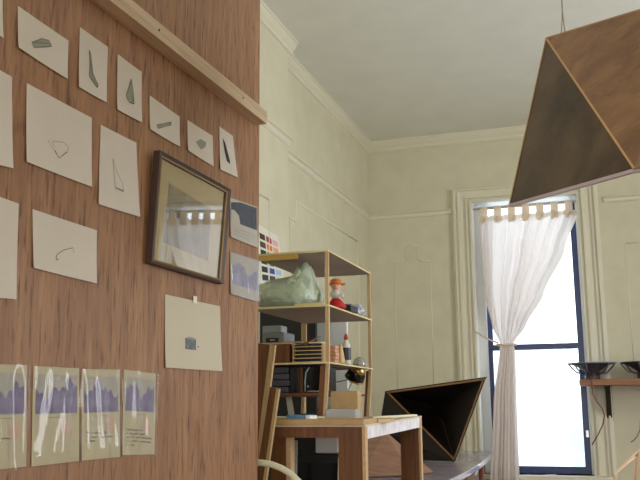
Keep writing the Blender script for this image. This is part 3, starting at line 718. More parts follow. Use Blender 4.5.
# doll
dy = SY0 + .16; dc = P(336, 300, Y=dy); dc.z = zb; s = dy / F
doll = thing('doll', 'small doll with orange cap, pale face and red skirt on the middle shelf', 'doll', dc)
b = BM(); lathe(b, [(.0, 0), (.036, 0), (.039, .006), (.03, .022), (.018, .038), (.011, .045), (0, .046)], dc, 20); mk('skirt', b, plain('red_cloth', (176, 24, 28), .7, var=.25, bscale=60), doll)
b = BM(); lathe(b, [(0, .04), (.014, .041), (.02, .052), (.022, .066), (.014, .08), (0, .083)], dc, 16); mk('torso', b, plain('white_knit', (214, 210, 200), .8), doll)
for sx in (-1, 1):
    b = BM(); tube(b, [dc + Vector((.014 * sx, -.004, .07)), dc + Vector((.028 * sx, -.008, .055)), dc + Vector((.03 * sx, -.016, .042))], .006, 8); mk('arm', b, MATS['white_knit'], doll)
b = BM(); lathe(b, [(0, .078), (.012, .081), (.019, .092), (.019, .104), (.012, .114), (0, .117)], dc, 16); hd = mk('head', b, plain('doll_skin', (224, 176, 146), .6), doll)
b = BM(); hc_ = dc + Vector((0, -.018, .095)); lathe(b, [(0, -.003), (.003, 0), (0, .003)], hc_, 8)
for sx in (-.007, .007): lathe(b, [(0, -.002), (.002, 0), (0, .002)], dc + Vector((sx, -.0175, .101)), 8)
mk('face_features', b, plain('doll_brown', (120, 60, 40), .6), hd)
b = BM(); lathe(b, [(0, .101), (.036, .103), (.037, .107), (.021, .111), (.02, .122), (.012, .128), (0, .129)], dc, 20); mk('cap', b, plain('orange_felt', (206, 112, 50), .8), doll)
for o_ in [c for c in doll.children_recursive]:
    for v in o_.data.vertices: v.co.x *= 1.12; v.co.y *= 1.12; v.co.z *= .97
# black box and crumpled wrap
def px_box(name, x0, y0, x1, y1, Yn, dep, mats, label, cat, zfl, bev=.0015, group=None, parent=None):
    a = P(x0, y1, Y=Yn); c = P(x1, y0, Y=Yn); b = BM(); ht = c.z - P(x1, y1, Y=Yn).z
    box(b, (a.x, Yn, zfl), (c.x, Yn + dep, zfl + abs(ht)), 0, bev)
    return tag(mk(name, b, mats, base=((a.x + c.x) / 2, Yn + dep / 2, zfl)), label, cat, group)
b = BM(); yy0 = SY0 + .28; xA = P(337, 308, Y=yy0).x
bb = thing('black_case', 'flat black case with a grey lid on the middle shelf beside the doll', 'case', (xA + .03, yy0 + .06, zb))
box(b, (xA, yy0, zb), (xA + .062, yy0 + .11, zb + .026), 0, .002); mk('body', b, black_m, bb)
b = BM(); box(b, (xA - .001, yy0 - .001, zb + .026), (xA + .063, yy0 + .111, zb + .032), 0, .001); mk('lid', b, plain('grey_lid', (120, 118, 120), .5), bb)
yw = SY0 + .47; w = P(358, 312, Y=yw); blob('crumpled_wrap', (w.x, yw, zb + .021), (.022, .045, .026), clear('wrap', (240, 242, 250), .2, .05, .35, (220, 222, 240)), 'crumpled clear wrap at the far end of the middle shelf', 'wrap', 4, .5, 4, 3)
# ---- third shelf
zc = z3 + .0015
# stack of slotted trays
ty = SY0 + .02; xa_ = P(292.5, 350, Y=ty).x; xb_ = P(323, 350, Y=ty).x; hN = (P(300, 343, Y=ty).z - P(300, 362, Y=ty).z) / 5
for k in range(5):
    z0 = zc + k * hN
    lab = ['lowest', 'second from the bottom', 'middle', 'second from the top', 'topmost'][k]
    t = thing('wooden_tray', 'open-fronted wooden tray, %s of the stack of five' % lab, 'tray', ((xa_ + xb_) / 2, ty + .1, z0), 'stacked open wooden trays on the third shelf')
    b = BM(); x0_, x1_ = xa_, min(xb_, SX1 - ps - .004); h_ = hN - .0008
    box(b, (x0_, ty, z0), (x1_, ty + .2, z0 + .004)); mk('base', b, pine_v, t)
    for xs_ in (x0_, x1_ - .006):
        b = BM(); box(b, (xs_, ty, z0 + .004), (xs_ + .006, ty + .2, z0 + h_)); mk('side', b, pine_v, t)
    b = BM(); box(b, (x0_ + .006, ty + .194, z0 + .004), (x1_ - .006, ty + .2, z0 + h_)); mk('back', b, brown_v, t)
    b = BM(); box(b, (x0_ + .008, ty + .012, z0 + .0045), (x1_ - .008, ty + .19, z0 + h_ - .002)); mk('inner_shade_block', b, black_m, t)  # black block stands in for the shade inside the open tray
ztop = zc + 5 * hN
# rust-coloured folded scrap and papers on top
b = BM(); q = [Vector((P(a_, b_, Y=ty + .07).x, ty + yy_, ztop + hz)) for a_, b_, yy_, hz in ((303, 341, .06, .001), (312, 342, .03, .001), (320, 333, .08, .034), (306, 340, .14, .012))]
slab(b, [q[0], q[1], q[2]], .003); slab(b, [q[0], q[2], q[3]], .003)
tag(mk('folded_scrap', b, plain('rust_leather', (128, 66, 42), .55, var=.2), base=q[0]), 'rust-brown folded scrap on top of the wooden trays', 'scrap')
b = BM(); box(b, (P(308, 342, Y=ty).x, ty + .01, ztop + .0005), (P(323, 342, Y=ty).x - .01, ty + .06, ztop + .006)); tag(mk('cream_pad', b, paper_w, base=(xb_ - .03, ty + .03, ztop)), 'small cream pad on top of the wooden trays under the rust scrap', 'pad')
# wooden crate to the left with player on top
bx0 = SX0 + .022; bx1 = P(289.5, 350, Y=ty).x; hc = (P(280, 341, Y=ty).z - P(280, 361.5, Y=ty).z)
cr = thing('wooden_box', 'brown wooden box on the third shelf left of the tray stack', 'box', ((bx0 + bx1) / 2, ty + .12, zc))
b = BM(); box(b, (bx0, ty, zc), (bx1, ty + .26, zc + hc - .006), 0, .002); mk('body', b, brown_v, cr)
b = BM(); box(b, (bx0 - .001, ty - .002, zc + hc - .006), (bx1 + .004, ty + .26, zc + hc)); mk('lid', b, rawedge, cr)
zp = zc + hc + .001; gx1 = P(284, 335, Y=ty + .03).x
pl = thing('cassette_player', 'grey portable cassette player on the brown wooden box', 'player', ((bx0 + gx1) / 2, ty + .1, zp))
b = BM(); gx0 = P(262, 330, Y=ty + .03).x; hp = P(270, 327, Y=ty + .03).z - P(270, 338, Y=ty + .03).z
box(b, (gx0, ty + .03, zp), (gx1, ty + .16, zp + hp), 0, .006); mk('body', b, plain('grey_plastic', (110, 116, 114), .4), pl)
b = BM(); box(b, (gx0 - .02, ty + .08, zp + hp), (gx1 - .03, ty + .15, zp + hp + .032), 0, .006); mk('raised_lid', b, plain('pale_grey_plastic', (140, 146, 148), .35), pl)
b = BM(); c = Vector(((gx0 + gx1) / 2 - .002, ty + .029, zp + .012)); box(b, c + Vector((-.028, -.001, -.008)), c + Vector((.028, .004, .009))); mk('cassette_door', b, black_g, pl)
b = BM(); box(b, c + Vector((-.010, -.003, -.003)), c + Vector((.010, -.0012, .003))); mk('cassette_window', b, plain('beige_label', (150, 140, 110), .5), pl)
b = BM(); x0_ = gx1 + .002; y_ = ty + .05
slab(b, [(x0_, y_, zp + .001), (x0_ + .052, y_ + .01, zp + .001), (x0_ + .052, y_ + .08, zp + .001), (x0_, y_ + .08, zp + .001)], .006, nrm=Vector((0, 0, 1)))
tag(mk('pink_booklet', b, plain('pinkish_paper', (176, 150, 136), .7), base=(x0_, y_, zp)), 'pinkish booklet between the player and the tray stack', 'booklet')
# pink wooden blocks, pale cone, bottle, dome
yb_ = SY0 + .06; xk = P(328.5, 355, Y=yb_).x
yk = SY0 + .075; xk0 = P(329.5, 355, Y=yk).x; xk1 = P(336.5, 355, Y=yk).x; hk_ = (P(330, 346, Y=yk).z - P(330, 363.5, Y=yk).z) / 5
xk1 = min(xk1, SX1 + 0.0)
for k in range(5):
    b = BM(); j = .0012 * ((k * 7) % 3 - 1); box(b, (xk0 + j + .002, yk, zc + k * hk_), (xk1 + j + .003, yk + .05, zc + (k + 1) * hk_ - .0012), 0, .001)
    tag(mk('small_block', b, plain('pinkish_wood', (196, 146, 116), .6, var=.08), base=(xk0, yk, zc + k * hk_)), '%s pinkish wooden block of the stack beside the pale cone' % ['lowest', 'second lowest', 'middle', 'second highest', 'top'][k], 'block', 'pinkish wooden blocks stacked behind the near post')
yq = SY0 + .17; cc = P(340.5, 363, Y=yq); cc.z = zc; hq = (343 - 363) * -yq / F
b = BM(); lathe(b, [(0, 0), (.019, 0), (.0195, .004), (.016, .03), (.010, .065), (.007, .078), (0, .079)], (cc.x, yq, zc), 20)
tag(mk('paper_cone', b, plain('beige_cone', (196, 168, 122), .7), base=(cc.x, yq, zc)), 'beige tapering cone on the third shelf left of the red-capped bottle', 'cone')
yq = SY0 + .26; bx = P(346.3, 363, Y=yq).x
bo = thing('glue_bottle', 'pale bottle with dark label and red cap on the third shelf', 'bottle', (bx, yq, zc))
b = BM(); lathe(b, [(0, 0), (.0185, 0), (.02, .003), (.02, .072), (.017, .084), (.009, .094), (.008, .104), (0, .105)], (bx, yq, zc), 20); mk('body', b, plain('milky_plastic', (206, 204, 190), .3), bo)
b = BM(); lathe(b, [(.0206, .018), (.0208, .02), (.0208, .068), (.0206, .07)], (bx, yq, zc), 20); mk('label', b, plain('dark_label', (38, 34, 48), .4), bo)
b = BM(); lathe(b, [(0, .103), (.0085, .104), (.0085, .118), (.005, .128), (0, .129)], (bx, yq, zc), 14); mk('cap', b, plain('red_plastic', (170, 40, 34), .4), bo)
yq = SY0 + .52; dx_ = P(359.5, 362, Y=yq).x
b = BM(); lathe(b, [(.028, 0), (.031, .002), (.03, .018), (.024, .034), (.013, .043), (0, .046)], (dx_, yq, zc), 22)
tag(mk('clear_dome', b, clear('dome_plastic', (226, 232, 230), .12, .08, .3, (190, 196, 190)), base=(dx_, yq, zc)), 'clear plastic dome at the far end of the third shelf', 'dome')
# ---- low shelf: stack of dark boxes; things beneath
zd = z4 + .0015; ys = SY0 + .06; sx0 = SX0 + .045; sx1 = P(289, 380, Y=ys).x
hs = (P(280, 366, Y=ys).z - P(280, 392.5, Y=ys).z) / 4
for k in range(4):
    b = BM(); j = .003 * ((k * 5) % 3 - 1); box(b, (sx0 + j, ys, zd + k * hs), (sx1 + j, ys + .2, zd + (k+1) * hs - .0015), 0, .005)
    tag(mk('grey_case', b, plain('slate_case', (72, 72, 84), .35), base=(sx0, ys, zd + k * hs)), '%s dark grey flat case of the stack under the wooden box' % ['lowest', 'second lowest', 'second highest', 'top'][k], 'case', 'dark grey flat cases stacked on the low shelf')
# cd spindle/black binder with light edges
for k, (xa_, xb_2, m_) in enumerate(((290.5, 295, black_g), (295.3, 299, black_g), (299.4, 303, brown_v))):
    x0_ = P(xa_, 380, Y=ys).x; x1_ = P(xb_2, 380, Y=ys).x - .001; b = BM(); box(b, (x0_, ys, zd), (x1_, ys + (.18, .16, .02)[k], zd + 3.8 * hs), 0, .002)
    tag(mk('binder', b, m_, base=(x0_, ys, zd)), ['black binder next to the dark grey cases', 'black binder standing left of the brown one', 'brown binder at the right end of the low shelf row'][k], 'binder', 'upright binders on the low shelf')
x0_ = P(304.5, 380, Y=ys).x; x1_ = SX1 - .04
sp = thing('small_speaker', 'small black speaker with pale curved trim at the end of the low shelf', 'speaker', ((x0_ + x1_) / 2, ys + .08, zd))
b = BM(); box(b, (x0_, ys, zd), (x1_, ys + .16, zd + 3.95 * hs), 0, .003); mk('body', b, black_g, sp)
b = BM(); tube(b, [(x0_ + .004, ys - .003, zd + .003), (x0_ + .003, ys - .003, zd + 1.6 * hs), (x0_ + .008, ys - .003, zd + 3 * hs), (x0_ + .022, ys - .003, zd + 3.8 * hs)], .0035, 8); mk('curved_trim', b, plain('grey_trim', (150, 158, 158), .4), sp)
b = BM(); lathe(b, [(0, -.004), (.004, 0), (0, .004)], (x0_ + .016, ys - .003, zd + .9 * hs), 12); box(b, (x0_ + .012, ys - .002, zd + .004), (x1_ - .002, ys, zd + .006)); mk('pale_mark', b, white_m, sp)
# slanted grey ruler, black tape box under low shelf
ya = SY0 - .02
b = BM(); p0 = P(281, 401, Y=ya + .01); p1 = P(296, 413, Y=ya + .01)
# leaning against the low shelf
zt0 = tz(ya) + .0015
b = BM(); slab(b, [Vector((P(290.5, 410, Y=ya).x, ya - .01, zt0)), Vector((P(296.5, 410, Y=ya).x, ya - .01, zt0)), Vector((P(286, 401, Y=ya).x, ya + .065, z4 - .013)), Vector((P(280, 401, Y=ya).x, ya + .065, z4 - .013))], .003)
tag(mk('grey_ruler', b, plain('grey_metal', (160, 158, 150), .4), base=(P(292, 410, Y=ya).x, ya, zt0)), 'grey flat strip leaning against the low shelf edge', 'ruler')
b = BM(); yt = SY0 + .1; x0_ = P(297.5, 400, Y=yt).x; x1_ = P(308, 400, Y=yt).x
box(b, (x0_, yt, tz(yt + .1) + .001), (x1_, yt + .09, tz(yt + .1) + .028), 0, .003); tag(mk('black_tin', b, black_m, base=(x0_, yt, tz(yt))), 'small black box on the table under the low shelf', 'box')
# cardboard box, plastic tub
yk = SY0 + .05; x0_ = P(331, 400, Y=yk).x; x1_ = P(357.5, 400, Y=yk).x; zk = tz(yk + .15) + .001; hk2 = P(340, 391, Y=yk).z - zk
cb = thing('cardboard_box', 'open tan cardboard box on the table in front of the desk lamp', 'box', ((x0_ + x1_) / 2, yk + .07, zk))
for nm, a_, c_ in (('wall_panel', (x0_, yk, zk), (x1_, yk + .003, zk + hk2)), ('wall_panel', (x0_, yk + .055, zk), (x1_, yk + .058, zk + hk2)), ('wall_panel', (x0_, yk + .003, zk), (x0_ + .003, yk + .055, zk + hk2)), ('wall_panel', (x1_ - .003, yk + .003, zk), (x1_, yk + .055, zk + hk2)), ('bottom', (x0_ + .003, yk + .003, zk), (x1_ - .003, yk + .055, zk + .003))):
    b = BM(); box(b, a_, c_); mk(nm, b, plain('cardboard', (184, 152, 106), .8, var=.05), cb)
yq = SY0 - .045; x0_ = P(326, 408, Y=yq).x; x1_ = P(355, 408, Y=yq).x; zk = tz(yq + .08) + .001; hh_ = .045
tb_ = thing('plastic_tub', 'shallow clear plastic tub on the table before the cardboard box', 'tub', ((x0_ + x1_) / 2, yq + .04, zk))
b = BM()
for a_, c_ in (((x0_, yq, zk), (x1_, yq + .002, zk + hh_)), ((x0_, yq + .078, zk), (x1_, yq + .08, zk + hh_)), ((x0_, yq + .002, zk), (x0_ + .002, yq + .078, zk + hh_)), ((x1_ - .002, yq + .002, zk), (x1_, yq + .078, zk + hh_)), ((x0_ + .002, yq + .002, zk), (x1_ - .002, yq + .078, zk + .002))): box(b, a_, c_)
mk('body', b, clear('tub_plastic', (236, 238, 240), .06, .1, .35, (226, 224, 222)), tb_)
b = BM()
for a_, c_ in (((x0_ - .003, yq - .004, zk + hh_), (x1_ + .003, yq + .003, zk + hh_ + .003)), ((x0_ - .003, yq + .077, zk + hh_), (x1_ + .003, yq + .084, zk + hh_ + .003)), ((x0_ - .003, yq + .003, zk + hh_), (x0_ + .004, yq + .077, zk + hh_ + .003)), ((x1_ - .004, yq + .003, zk + hh_), (x1_ + .003, yq + .077, zk + hh_ + .003))): box(b, a_, c_)
mk('rim', b, MATS['tub_plastic'], tb_)

# clamp lamp --------------------------------------------------------------
yl = SY1 - .12; hcn = P(355.5, 376, Y=yl)
la = thing('clamp_lamp', 'small black-shaded lamp with a thin arm, seen through the lowest shelf bay', 'lamp', (hcn.x, yl, tz(yl)))
q = Vector((.5, -.35, .8)).to_track_quat('Z', 'Y')
sh = BM(); lathe(sh, [(.0, .056), (.014, .055), (.030, .042), (.042, .014), (.045, -.014), (.0435, -.014), (.039, .01), (.028, .036), (0, .052)], hcn, 26, axis=q.to_matrix().to_quaternion() if False else q)
mk('shade', sh, black_g, la)
b = BM(); lathe(b, [(.0452, -.016), (.0468, -.015), (.0468, -.010), (.0452, -.009)], hcn, 26, axis=q); mk('shade_rim', b, plain('brass', (170, 140, 84), .3, .8), la)
b = BM(); lathe(b, [(.0, .0575), (.0148, .0565), (.0308, .0435), (.0365, .0285), (.0360, .0283), (.0302, .0425), (0, .0565)], hcn, 26, axis=q); mk('crown_highlight', b, MATS['brass'], la)  # tan reflection on the black shade, put in as a brass cap
b = BM(); tube(b, [hcn + Vector((0, .01, 0)), P(348, 391, Y=yl + .01), Vector((P(347, 395, Y=yl + .01).x, yl + .01, tz(yl) + .02))], .004, 8); mk('stem', b, plain('pale_metal', (190, 190, 180), .3, .6), la)
b = BM(); zz = tz(yl + .04) + .001; lathe(b, [(0, 0), (.04, 0), (.04, .012), (.03, .02), (0, .022)], (P(347, 395, Y=yl + .01).x, yl + .01, zz), 20); mk('base', b, black_m, la)
b = BM(); tube(b, [P(330, 383.3, Y=yl - .03), P(346, 380.2, Y=yl - .03), hcn], .0022, 6); lathe(b, [(0, -.004), (.004, 0), (0, .004)], P(330, 383.3, Y=yl - .03), 8); mk('switch_arm', b, black_m, la)
# boards standing behind
yB = 4.36; x0_ = P(316, 350, Y=yB).x; x1_ = P(347, 350, Y=yB).x; zt_ = P(330, 316, Y=yB).z
b = BM(); box(b, (x0_, yB, 0), (x1_, yB + .02, zt_)); tag(mk('white_board', b, plain('cool_white_board', (222, 228, 232), .35, var=.03, bscale=6), base=((x0_ + x1_) / 2, yB, 0)), 'tall white board standing on the floor behind the shelving unit', 'board')
yB = 4.25; x1_ = P(315.5, 350, Y=yB).x; zt_ = P(290, 300, Y=yB).z
b = BM(); box(b, (XBR + .02, yB, 0), (x1_, yB + .03, zt_)); tag(mk('black_board', b, black_m, base=(-1.6, yB, 0)), 'tall black board standing on the floor behind the shelving unit, left of the white one', 'board')
b = BM(); x0_ = P(302.5, 330, Y=4.12).x; box(b, (x0_ - .0, 4.1, 0), (x0_ + .018, 4.118, P(303, 316, Y=4.12).z + .0)); tag(mk('wooden_lath', b, pine_v, base=(x0_, 4.1, 0)), 'thin upright wooden lath in front of the black board', 'lath')
# black speaker with pale trim (in lowest bay)
ysp = 3.62; x0_ = P(303.8, 380, Y=ysp).x; x1_ = P(317, 380, Y=ysp).x
# ---------------------------------------------------------------- beneath the table
yu = 3.55; x0_ = P(314.5, 445, Y=yu).x; x1_ = P(337.5, 445, Y=yu).x; zt_ = P(326, 437.5, Y=yu).z; zb_ = P(326, 453.5, Y=yu).z
bk = thing('black_cabinet', 'black box-shaped cabinet standing on the floor under the table', 'cabinet', ((P(295, 460, Y=yu).x + x1_) / 2, yu + .2, 0))
b = BM(); box(b, (P(294.5, 460, Y=yu).x, yu, .0), (x1_ + .02, yu + .34, zb_ - .002), 0, .004); mk('body', b, black_m, bk)
b = BM(); box(b, (P(297.5, 460, Y=yu).x, yu - .004, .05), (x1_ + .0, yu, zb_ - .04), 0, .0); mk('door', b, black_g, bk)
b = BM(); box(b, (x0_, yu + .01, zb_), (x1_, yu + .2, zt_), 0, .006); tag(mk('white_box', b, plain('blue_white_plastic', (228, 236, 248), .35), base=(x0_, yu, zb_)), 'small bluish white box on the black cabinet under the table', 'box')
b = BM(); xl_ = P(289, 455, Y=3.4).x; slab(b, [(xl_ - .01, 3.42, 0), (xl_ + .012, 3.42, 0), (xl_ + .016, 3.46, .86), (xl_ - .004, 3.46, .86)], .006); tag(mk('pale_batten', b, plain('grey_white_batten', (170, 176, 168), .6), base=(xl_, 3.42, 0)), 'pale grey strip standing under the table by the left leg', 'strip')
b = BM(); xl_ = P(334.5, 460, Y=3.3).x; slab(b, [(xl_ - .02, 3.3, 0), (xl_ - .014, 3.3, 0), (xl_ + .010, 3.34, .80), (xl_ + .004, 3.34, .80)], .004); tag(mk('white_rod', b, white_m, base=(xl_, 3.3, 0)), 'thin white rod leaning under the table by the near right leg', 'rod')
b = BM(); box(b, (P(288, 450, Y=4.0).x, 4.0, 0), (P(337, 450, Y=4.0).x, 4.045, P(320, 424, Y=4.0).z)); tag(mk('dark_filler_sheet', b, black_m, base=(-1.4, 4.02, 0)), 'black sheet added to darken the gap between the table and the curved desk', 'sheet')  # added sheet that blackens the space seen under the table
# planks leaning on the table's near edge
def plank(pl, label, y0, y1, dy=.016, strip=.3):
    """pl: px of TL, TR, BR, BL at the near face; leans from y1 (top) back to y0 (bottom, nearer)"""
    TL, TR, BR, BL = pl
    a, c = P(*TL, Y=y1), P(*TR, Y=y1); d, e = P(*BR, Y=y0), P(*BL, Y=y0)
    k = (0 - a.z) / (e.z - a.z); A0 = a + (e - a) * k; k = (0 - c.z) / (d.z - c.z); C0 = c + (d - c) * k
    t = thing('leaning_plank', label, 'plank', (A0 + C0) / 2)
    m0, m1 = a.lerp(c, 1 - strip), A0.lerp(C0, 1 - strip)
    n = Vector((0, dy, 0))
    b = BM(); hexa(b, [A0, m1, m0, a], [A0 + n, m1 + n, m0 + n, a + n]); mk('face', b, brown_v, t)
    b = BM(); hexa(b, [m1, C0, c, m0], [m1 + n, C0 + n, c + n, m0 + n]); mk('pale_edge', b, pine_v, t)
plank([(255, 343), (275, 345), (264.5, 430), (245, 428)], 'tall brown plank with a pale edge leaning at the partition end', 2.95, 2.952, strip=.26)
plank([(270, 387), (279, 389), (266, 480), (256, 478)], 'shorter narrow plank leaning before the table, right of the tall plank', 2.865, 2.867, strip=.3)
# chair with curved cream tube
yt = 2.66
pts = [P(x_, y_, Y=yt) for x_, y_ in ((240, 464), (252, 462.5), (262, 462.8), (272, 464.5), (282, 468.5), (291, 474), (299, 482), (304, 492))]
ch = thing('tubular_chair', 'chair with a curved cream metal tube back, at the bottom beside the planks', 'chair', (pts[3].x, yt + .1, 0))
b = BM(); end = pts[-1]; zs = .43
L0 = pts[0] + Vector((-.04, 0, -.05)); 
tube(b, [Vector((L0.x - .02, yt, zs)), L0] + pts + [Vector((end.x + .008, yt, zs))], .0105, 12); mk('back_frame', b, plain('cream_enamel', (206, 204, 176), .3), ch)
b = BM(); xs0, xs1 = L0.x - .03, end.x + .02; hexa(b, [(xs0, yt - .02, zs - .03), (xs1, yt - .02, zs - .03), (xs1, yt + .16, zs - .03), (xs0, yt + .16, zs - .03)], [(xs0, yt - .02, zs), (xs1, yt - .02, zs), (xs1, yt + .16, zs), (xs0, yt + .16, zs)]); mk('seat', b, brown_v, ch)
for xx in (xs0 + .012, xs1 - .012):
    for yy in (yt, yt + .14):
        b = BM(); tube(b, [(xx, yy, zs - .03), (xx, yy, 0)], .0105, 10); mk('leg', b, MATS['cream_enamel'], ch)

# ---------------------------------------------------------------- desk at the back
zd = .66
edge = [(448, 480), (459, 475), (470, 469.5), (479, 464), (486, 458.5), (490.5, 454), (490.8, 451.5)]
ep = [P(x_, y_, Z=zd) for x_, y_ in edge]; print('desk', ep)
front_y = 3.9 if ep[0].y > 3.95 else ep[0].y - .1
rim = [Vector((ep[0].x + .06, 4.15, zd))] if ep[0].y > 4.2 else []
desk_m = wood('worn_violet_brown_desktop', (138, 130, 140), (172, 166, 180), (3, 22, 22), .22, (86, 70, 70), .4)
deskb = wood('desk_side_wood', (96, 56, 36), (130, 80, 54), (40, 3, 40), .4)
curve = []
for k in range(len(ep)): curve.append((ep[k].x, ep[k].y))
curve[-1] = (ep[-1].x + .012, ep[-1].y + .02)
dxl, dyn, dyf = -1.27, 4.06, curve[-1][1]
dt = thing('curved_desk', 'low dark desk with a curved right edge below the window', 'desk', (-1.0, 5.3, 0))
b = BM(); loop = [(dxl, dyn)] + [(curve[0][0], dyn)] + curve[0:] + [(dxl, dyf)]
loop = [p for i, p in enumerate(loop) if i == 0 or (Vector(p) - Vector(loop[i-1])).length > .005]
hexa(b, [(x_, y_, zd - .03) for x_, y_ in loop], [(x_, y_, zd) for x_, y_ in loop]); mk('desktop', b, desk_m, dt)
b = BM(); cl = [(curve[0][0], dyn)] + curve
for (xa, ya), (xb, yb) in zip(cl, cl[1:]):
    if abs(ya - yb) < .004: continue
    hexa(b, [(xa, ya, zd - .028), (xb, yb, zd - .028), (xb + .004, yb, zd - .028), (xa + .004, ya, zd - .028)], [(xa, ya, zd - .001), (xb, yb, zd - .001), (xb + .004, yb, zd - .001), (xa + .004, ya, zd - .001)])
mk('polished_edge', b, plain('polished_lavender_edge', (206, 202, 222), .12, coat=.5), dt)
b = BM(); box(b, (dxl + .02, dyn + .03, zd - .16), (-.80, dyn + .05, zd - .03)); box(b, (-.96, dyn + .05, .40), (-.94, dyf - .05, zd - .03)); box(b, (dxl + .02, dyf - .05, zd - .16), (-.90, dyf - .03, zd - .03)); mk('frame_board', b, deskb, dt)
# drawer box with a gap under the top
b = BM(); hexa(b, [(-.93, 4.35, .40), (-.785, 4.35, .40), (-.83, 5.75, .40), (-.93, 5.75, .40)], [(-.93, 4.35, .585), (-.785, 4.35, .585), (-.83, 5.75, .585), (-.93, 5.75, .585)]); dr = mk('drawer', b, deskb, dt)
kp = P(476.5, 468, X=-.79); b = BM(); slab(b, [(kp.x - .008, kp.y - .04, .585), (kp.x - .008, kp.y + .04, .585), (kp.x + .010, kp.y + .03, .634), (kp.x + .010, kp.y - .03, .634)], .004); mk('white_tag', b, white_m, dr)
for xx, yy in ((dxl + .04, dyn + .06), (-.82, dyn + .06), (dxl + .04, dyf - .08), (-.925, dyf - .1)):
    b = BM(); tube(b, [(xx, yy, zd - .03), (xx, yy, 0)], [.026, .018], 12); mk('leg', b, deskb, dt)
# ---- dark open polyhedral shell on the desk
A = P(385.5, 391.5, Y=5.65); B = P(486, 377.5, Y=5.02); Cc = P(455, 460, Y=5.33); E_ = P(421, 462, Y=5.40); H_ = P(379, 432, Y=5.5); G = P(438, 407, Y=5.95)
Cc.z = E_.z = zd + .004; 
cen = (A + B + Cc + E_ + H_ + G) / 6
shm = wood('dark_stained_shell', (24, 16, 12), (38, 26, 18), (20, 20, 3), .55)
shi = plain('blackened_inside', (20, 15, 12), .7)
sh = thing('polyhedral_shell', 'large dark open polyhedral wooden shell with pale rim standing on the desk', 'lampshade', ((Cc + E_) / 2).xyz)
def facet(name, pts, th, mi, root, inward=True):
    n = (pts[1] - pts[0]).cross(pts[2] - pts[0]).normalized(); c = sum(pts, Vector()) / len(pts)
    if n.dot(cen - c) < 0: n = -n
    b = BM(); slab(b, pts, th, 0, None, n)
    return mk(name, b, mi, root)
for f in ([A, B, G], [B, Cc, G], [A, Cc, H_], [Cc, E_, H_], [A, G, H_], [H_, G, E_], [E_, G, Cc]): facet('facet', f, .006, shm, sh)
rimm = plain('shell_rim_wood', (160, 122, 84), .6, var=.1, bscale=40)
def bar(b, p, q, w, h, nrm):
    p, q = Vector(p), Vector(q); t = (q - p).normalized(); n = (nrm - t * nrm.dot(t)).normalized(); s = t.cross(n)
    lo = [p + n * a + s * c for a, c in ((-h/2, -w/2), (h/2, -w/2), (h/2, w/2), (-h/2, w/2))]
    return hexa(b, lo, [v + (q - p) for v in lo])
nO = (B - A).cross(Cc - A).normalized(); ctr = (A + B + Cc) / 3
if nO.dot(Vector((0, 0, EYE)) - ctr) < 0: nO = -nO
for p, q, w in ((A, B, .011), (B, Cc, .012), (A, Cc, .009)):
    s = (ctr - (p + q) / 2); s = (s - (q - p).normalized() * s.dot((q - p).normalized())).normalized() * .012
    b = BM(); sc_ = .02; bar(b, p.lerp(ctr, sc_) + s * .4, q.lerp(ctr, sc_) + s * .4, w, .008, nO); mk('rim_strip', b, rimm, sh)
b = BM(); bar(b, A + (nO * -.002), B + (nO * -.002), .006, .012, nO); mk('dark_edge', b, shm, sh)
for q, k in ((Cc, .75), (A, .3)):
    b = BM(); p0 = q.lerp(ctr, .03); p1 = q.lerp(G, k); bar(b, p0 + (ctr - q) * .01, p1 + (ctr - G) * .05, .006, .006, nO); mk('inner_rib', b, plain('rib_wood', (112, 84, 56), .7), sh)
# folded plywood piece lying on the near part of the desk
Pk = P(385, 431, Y=4.66); Pk2 = P(362, 430, Y=4.7); LZ = zd + .009; Q1 = P(433, 471.5, Z=LZ); R1 = P(361, 476, Z=LZ); Q2 = P(412, 475, Z=LZ); T1 = Vector((Q1.x - .16, 4.98, LZ)); T2 = Vector((R1.x, 4.98, LZ))
print('pieces', Pk, Q1, R1, Q2)
fm = wood('pinkish_plywood', (136, 98, 78), (168, 128, 106), (5, 22, 22), .5, (140, 92, 68), .3)
cen = (Pk + Q1 + R1 + T1 + Pk2 + T2) / 6
pz = thing('folded_plywood_piece', 'low pinkish faceted plywood piece on the desk, seen under the table', 'panel', (Q2.x, Q2.y, zd))
for f in ([Pk, R1, Q2], [Pk, Pk2, R1], [Pk, Q2, Q1], [Pk, Q1, T1], [Pk, T1, Pk2], [Pk2, T1, T2], [Pk2, T2, R1]): facet('facet', f, .005, fm, pz)

# ---------------------------------------------------------------- hanging faceted lamp
Bp = P(509.5, 203.5, Y=2.62); Cp = P(634, 168.5, Y=2.2); Cp.z = P(634, 168.5, Y=2.2).z
Ap = P(546, 38, Y=2.78); A2 = P(706, -10.5, Y=2.15); Dp = P(742, 152, Y=1.72); Gp = Vector((.42, 3.1, Ap.z - .12)); G2 = Vector((.78, 2.35, Ap.z - .16))
print('pendant', Bp, Cp, Ap, A2, Dp)
walnut_shaded = wood('shaded_veneer', (52, 40, 29), (106, 86, 62), (3, 5, 3), .34, (48, 36, 26), .3, rot=(.5, .3, .7), spec=.5)  # shaded faces of the lamp: lesser light put into a darker veneer
walnut_lit = wood('lit_veneer', (122, 90, 62), (164, 126, 88), (5, 5, 14), .36, (84, 58, 38), .4, rot=(.6, .5, .2), spec=.5)  # same veneer, with the light on the right faces put into its colour
ln = thing('pendant_lamp', 'big faceted brown veneer pendant lamp hanging at the upper right', 'lamp', (.3, 2.5, Cp.z))
cen = (Bp + Cp + Ap + A2 + Dp + Gp + G2) / 7
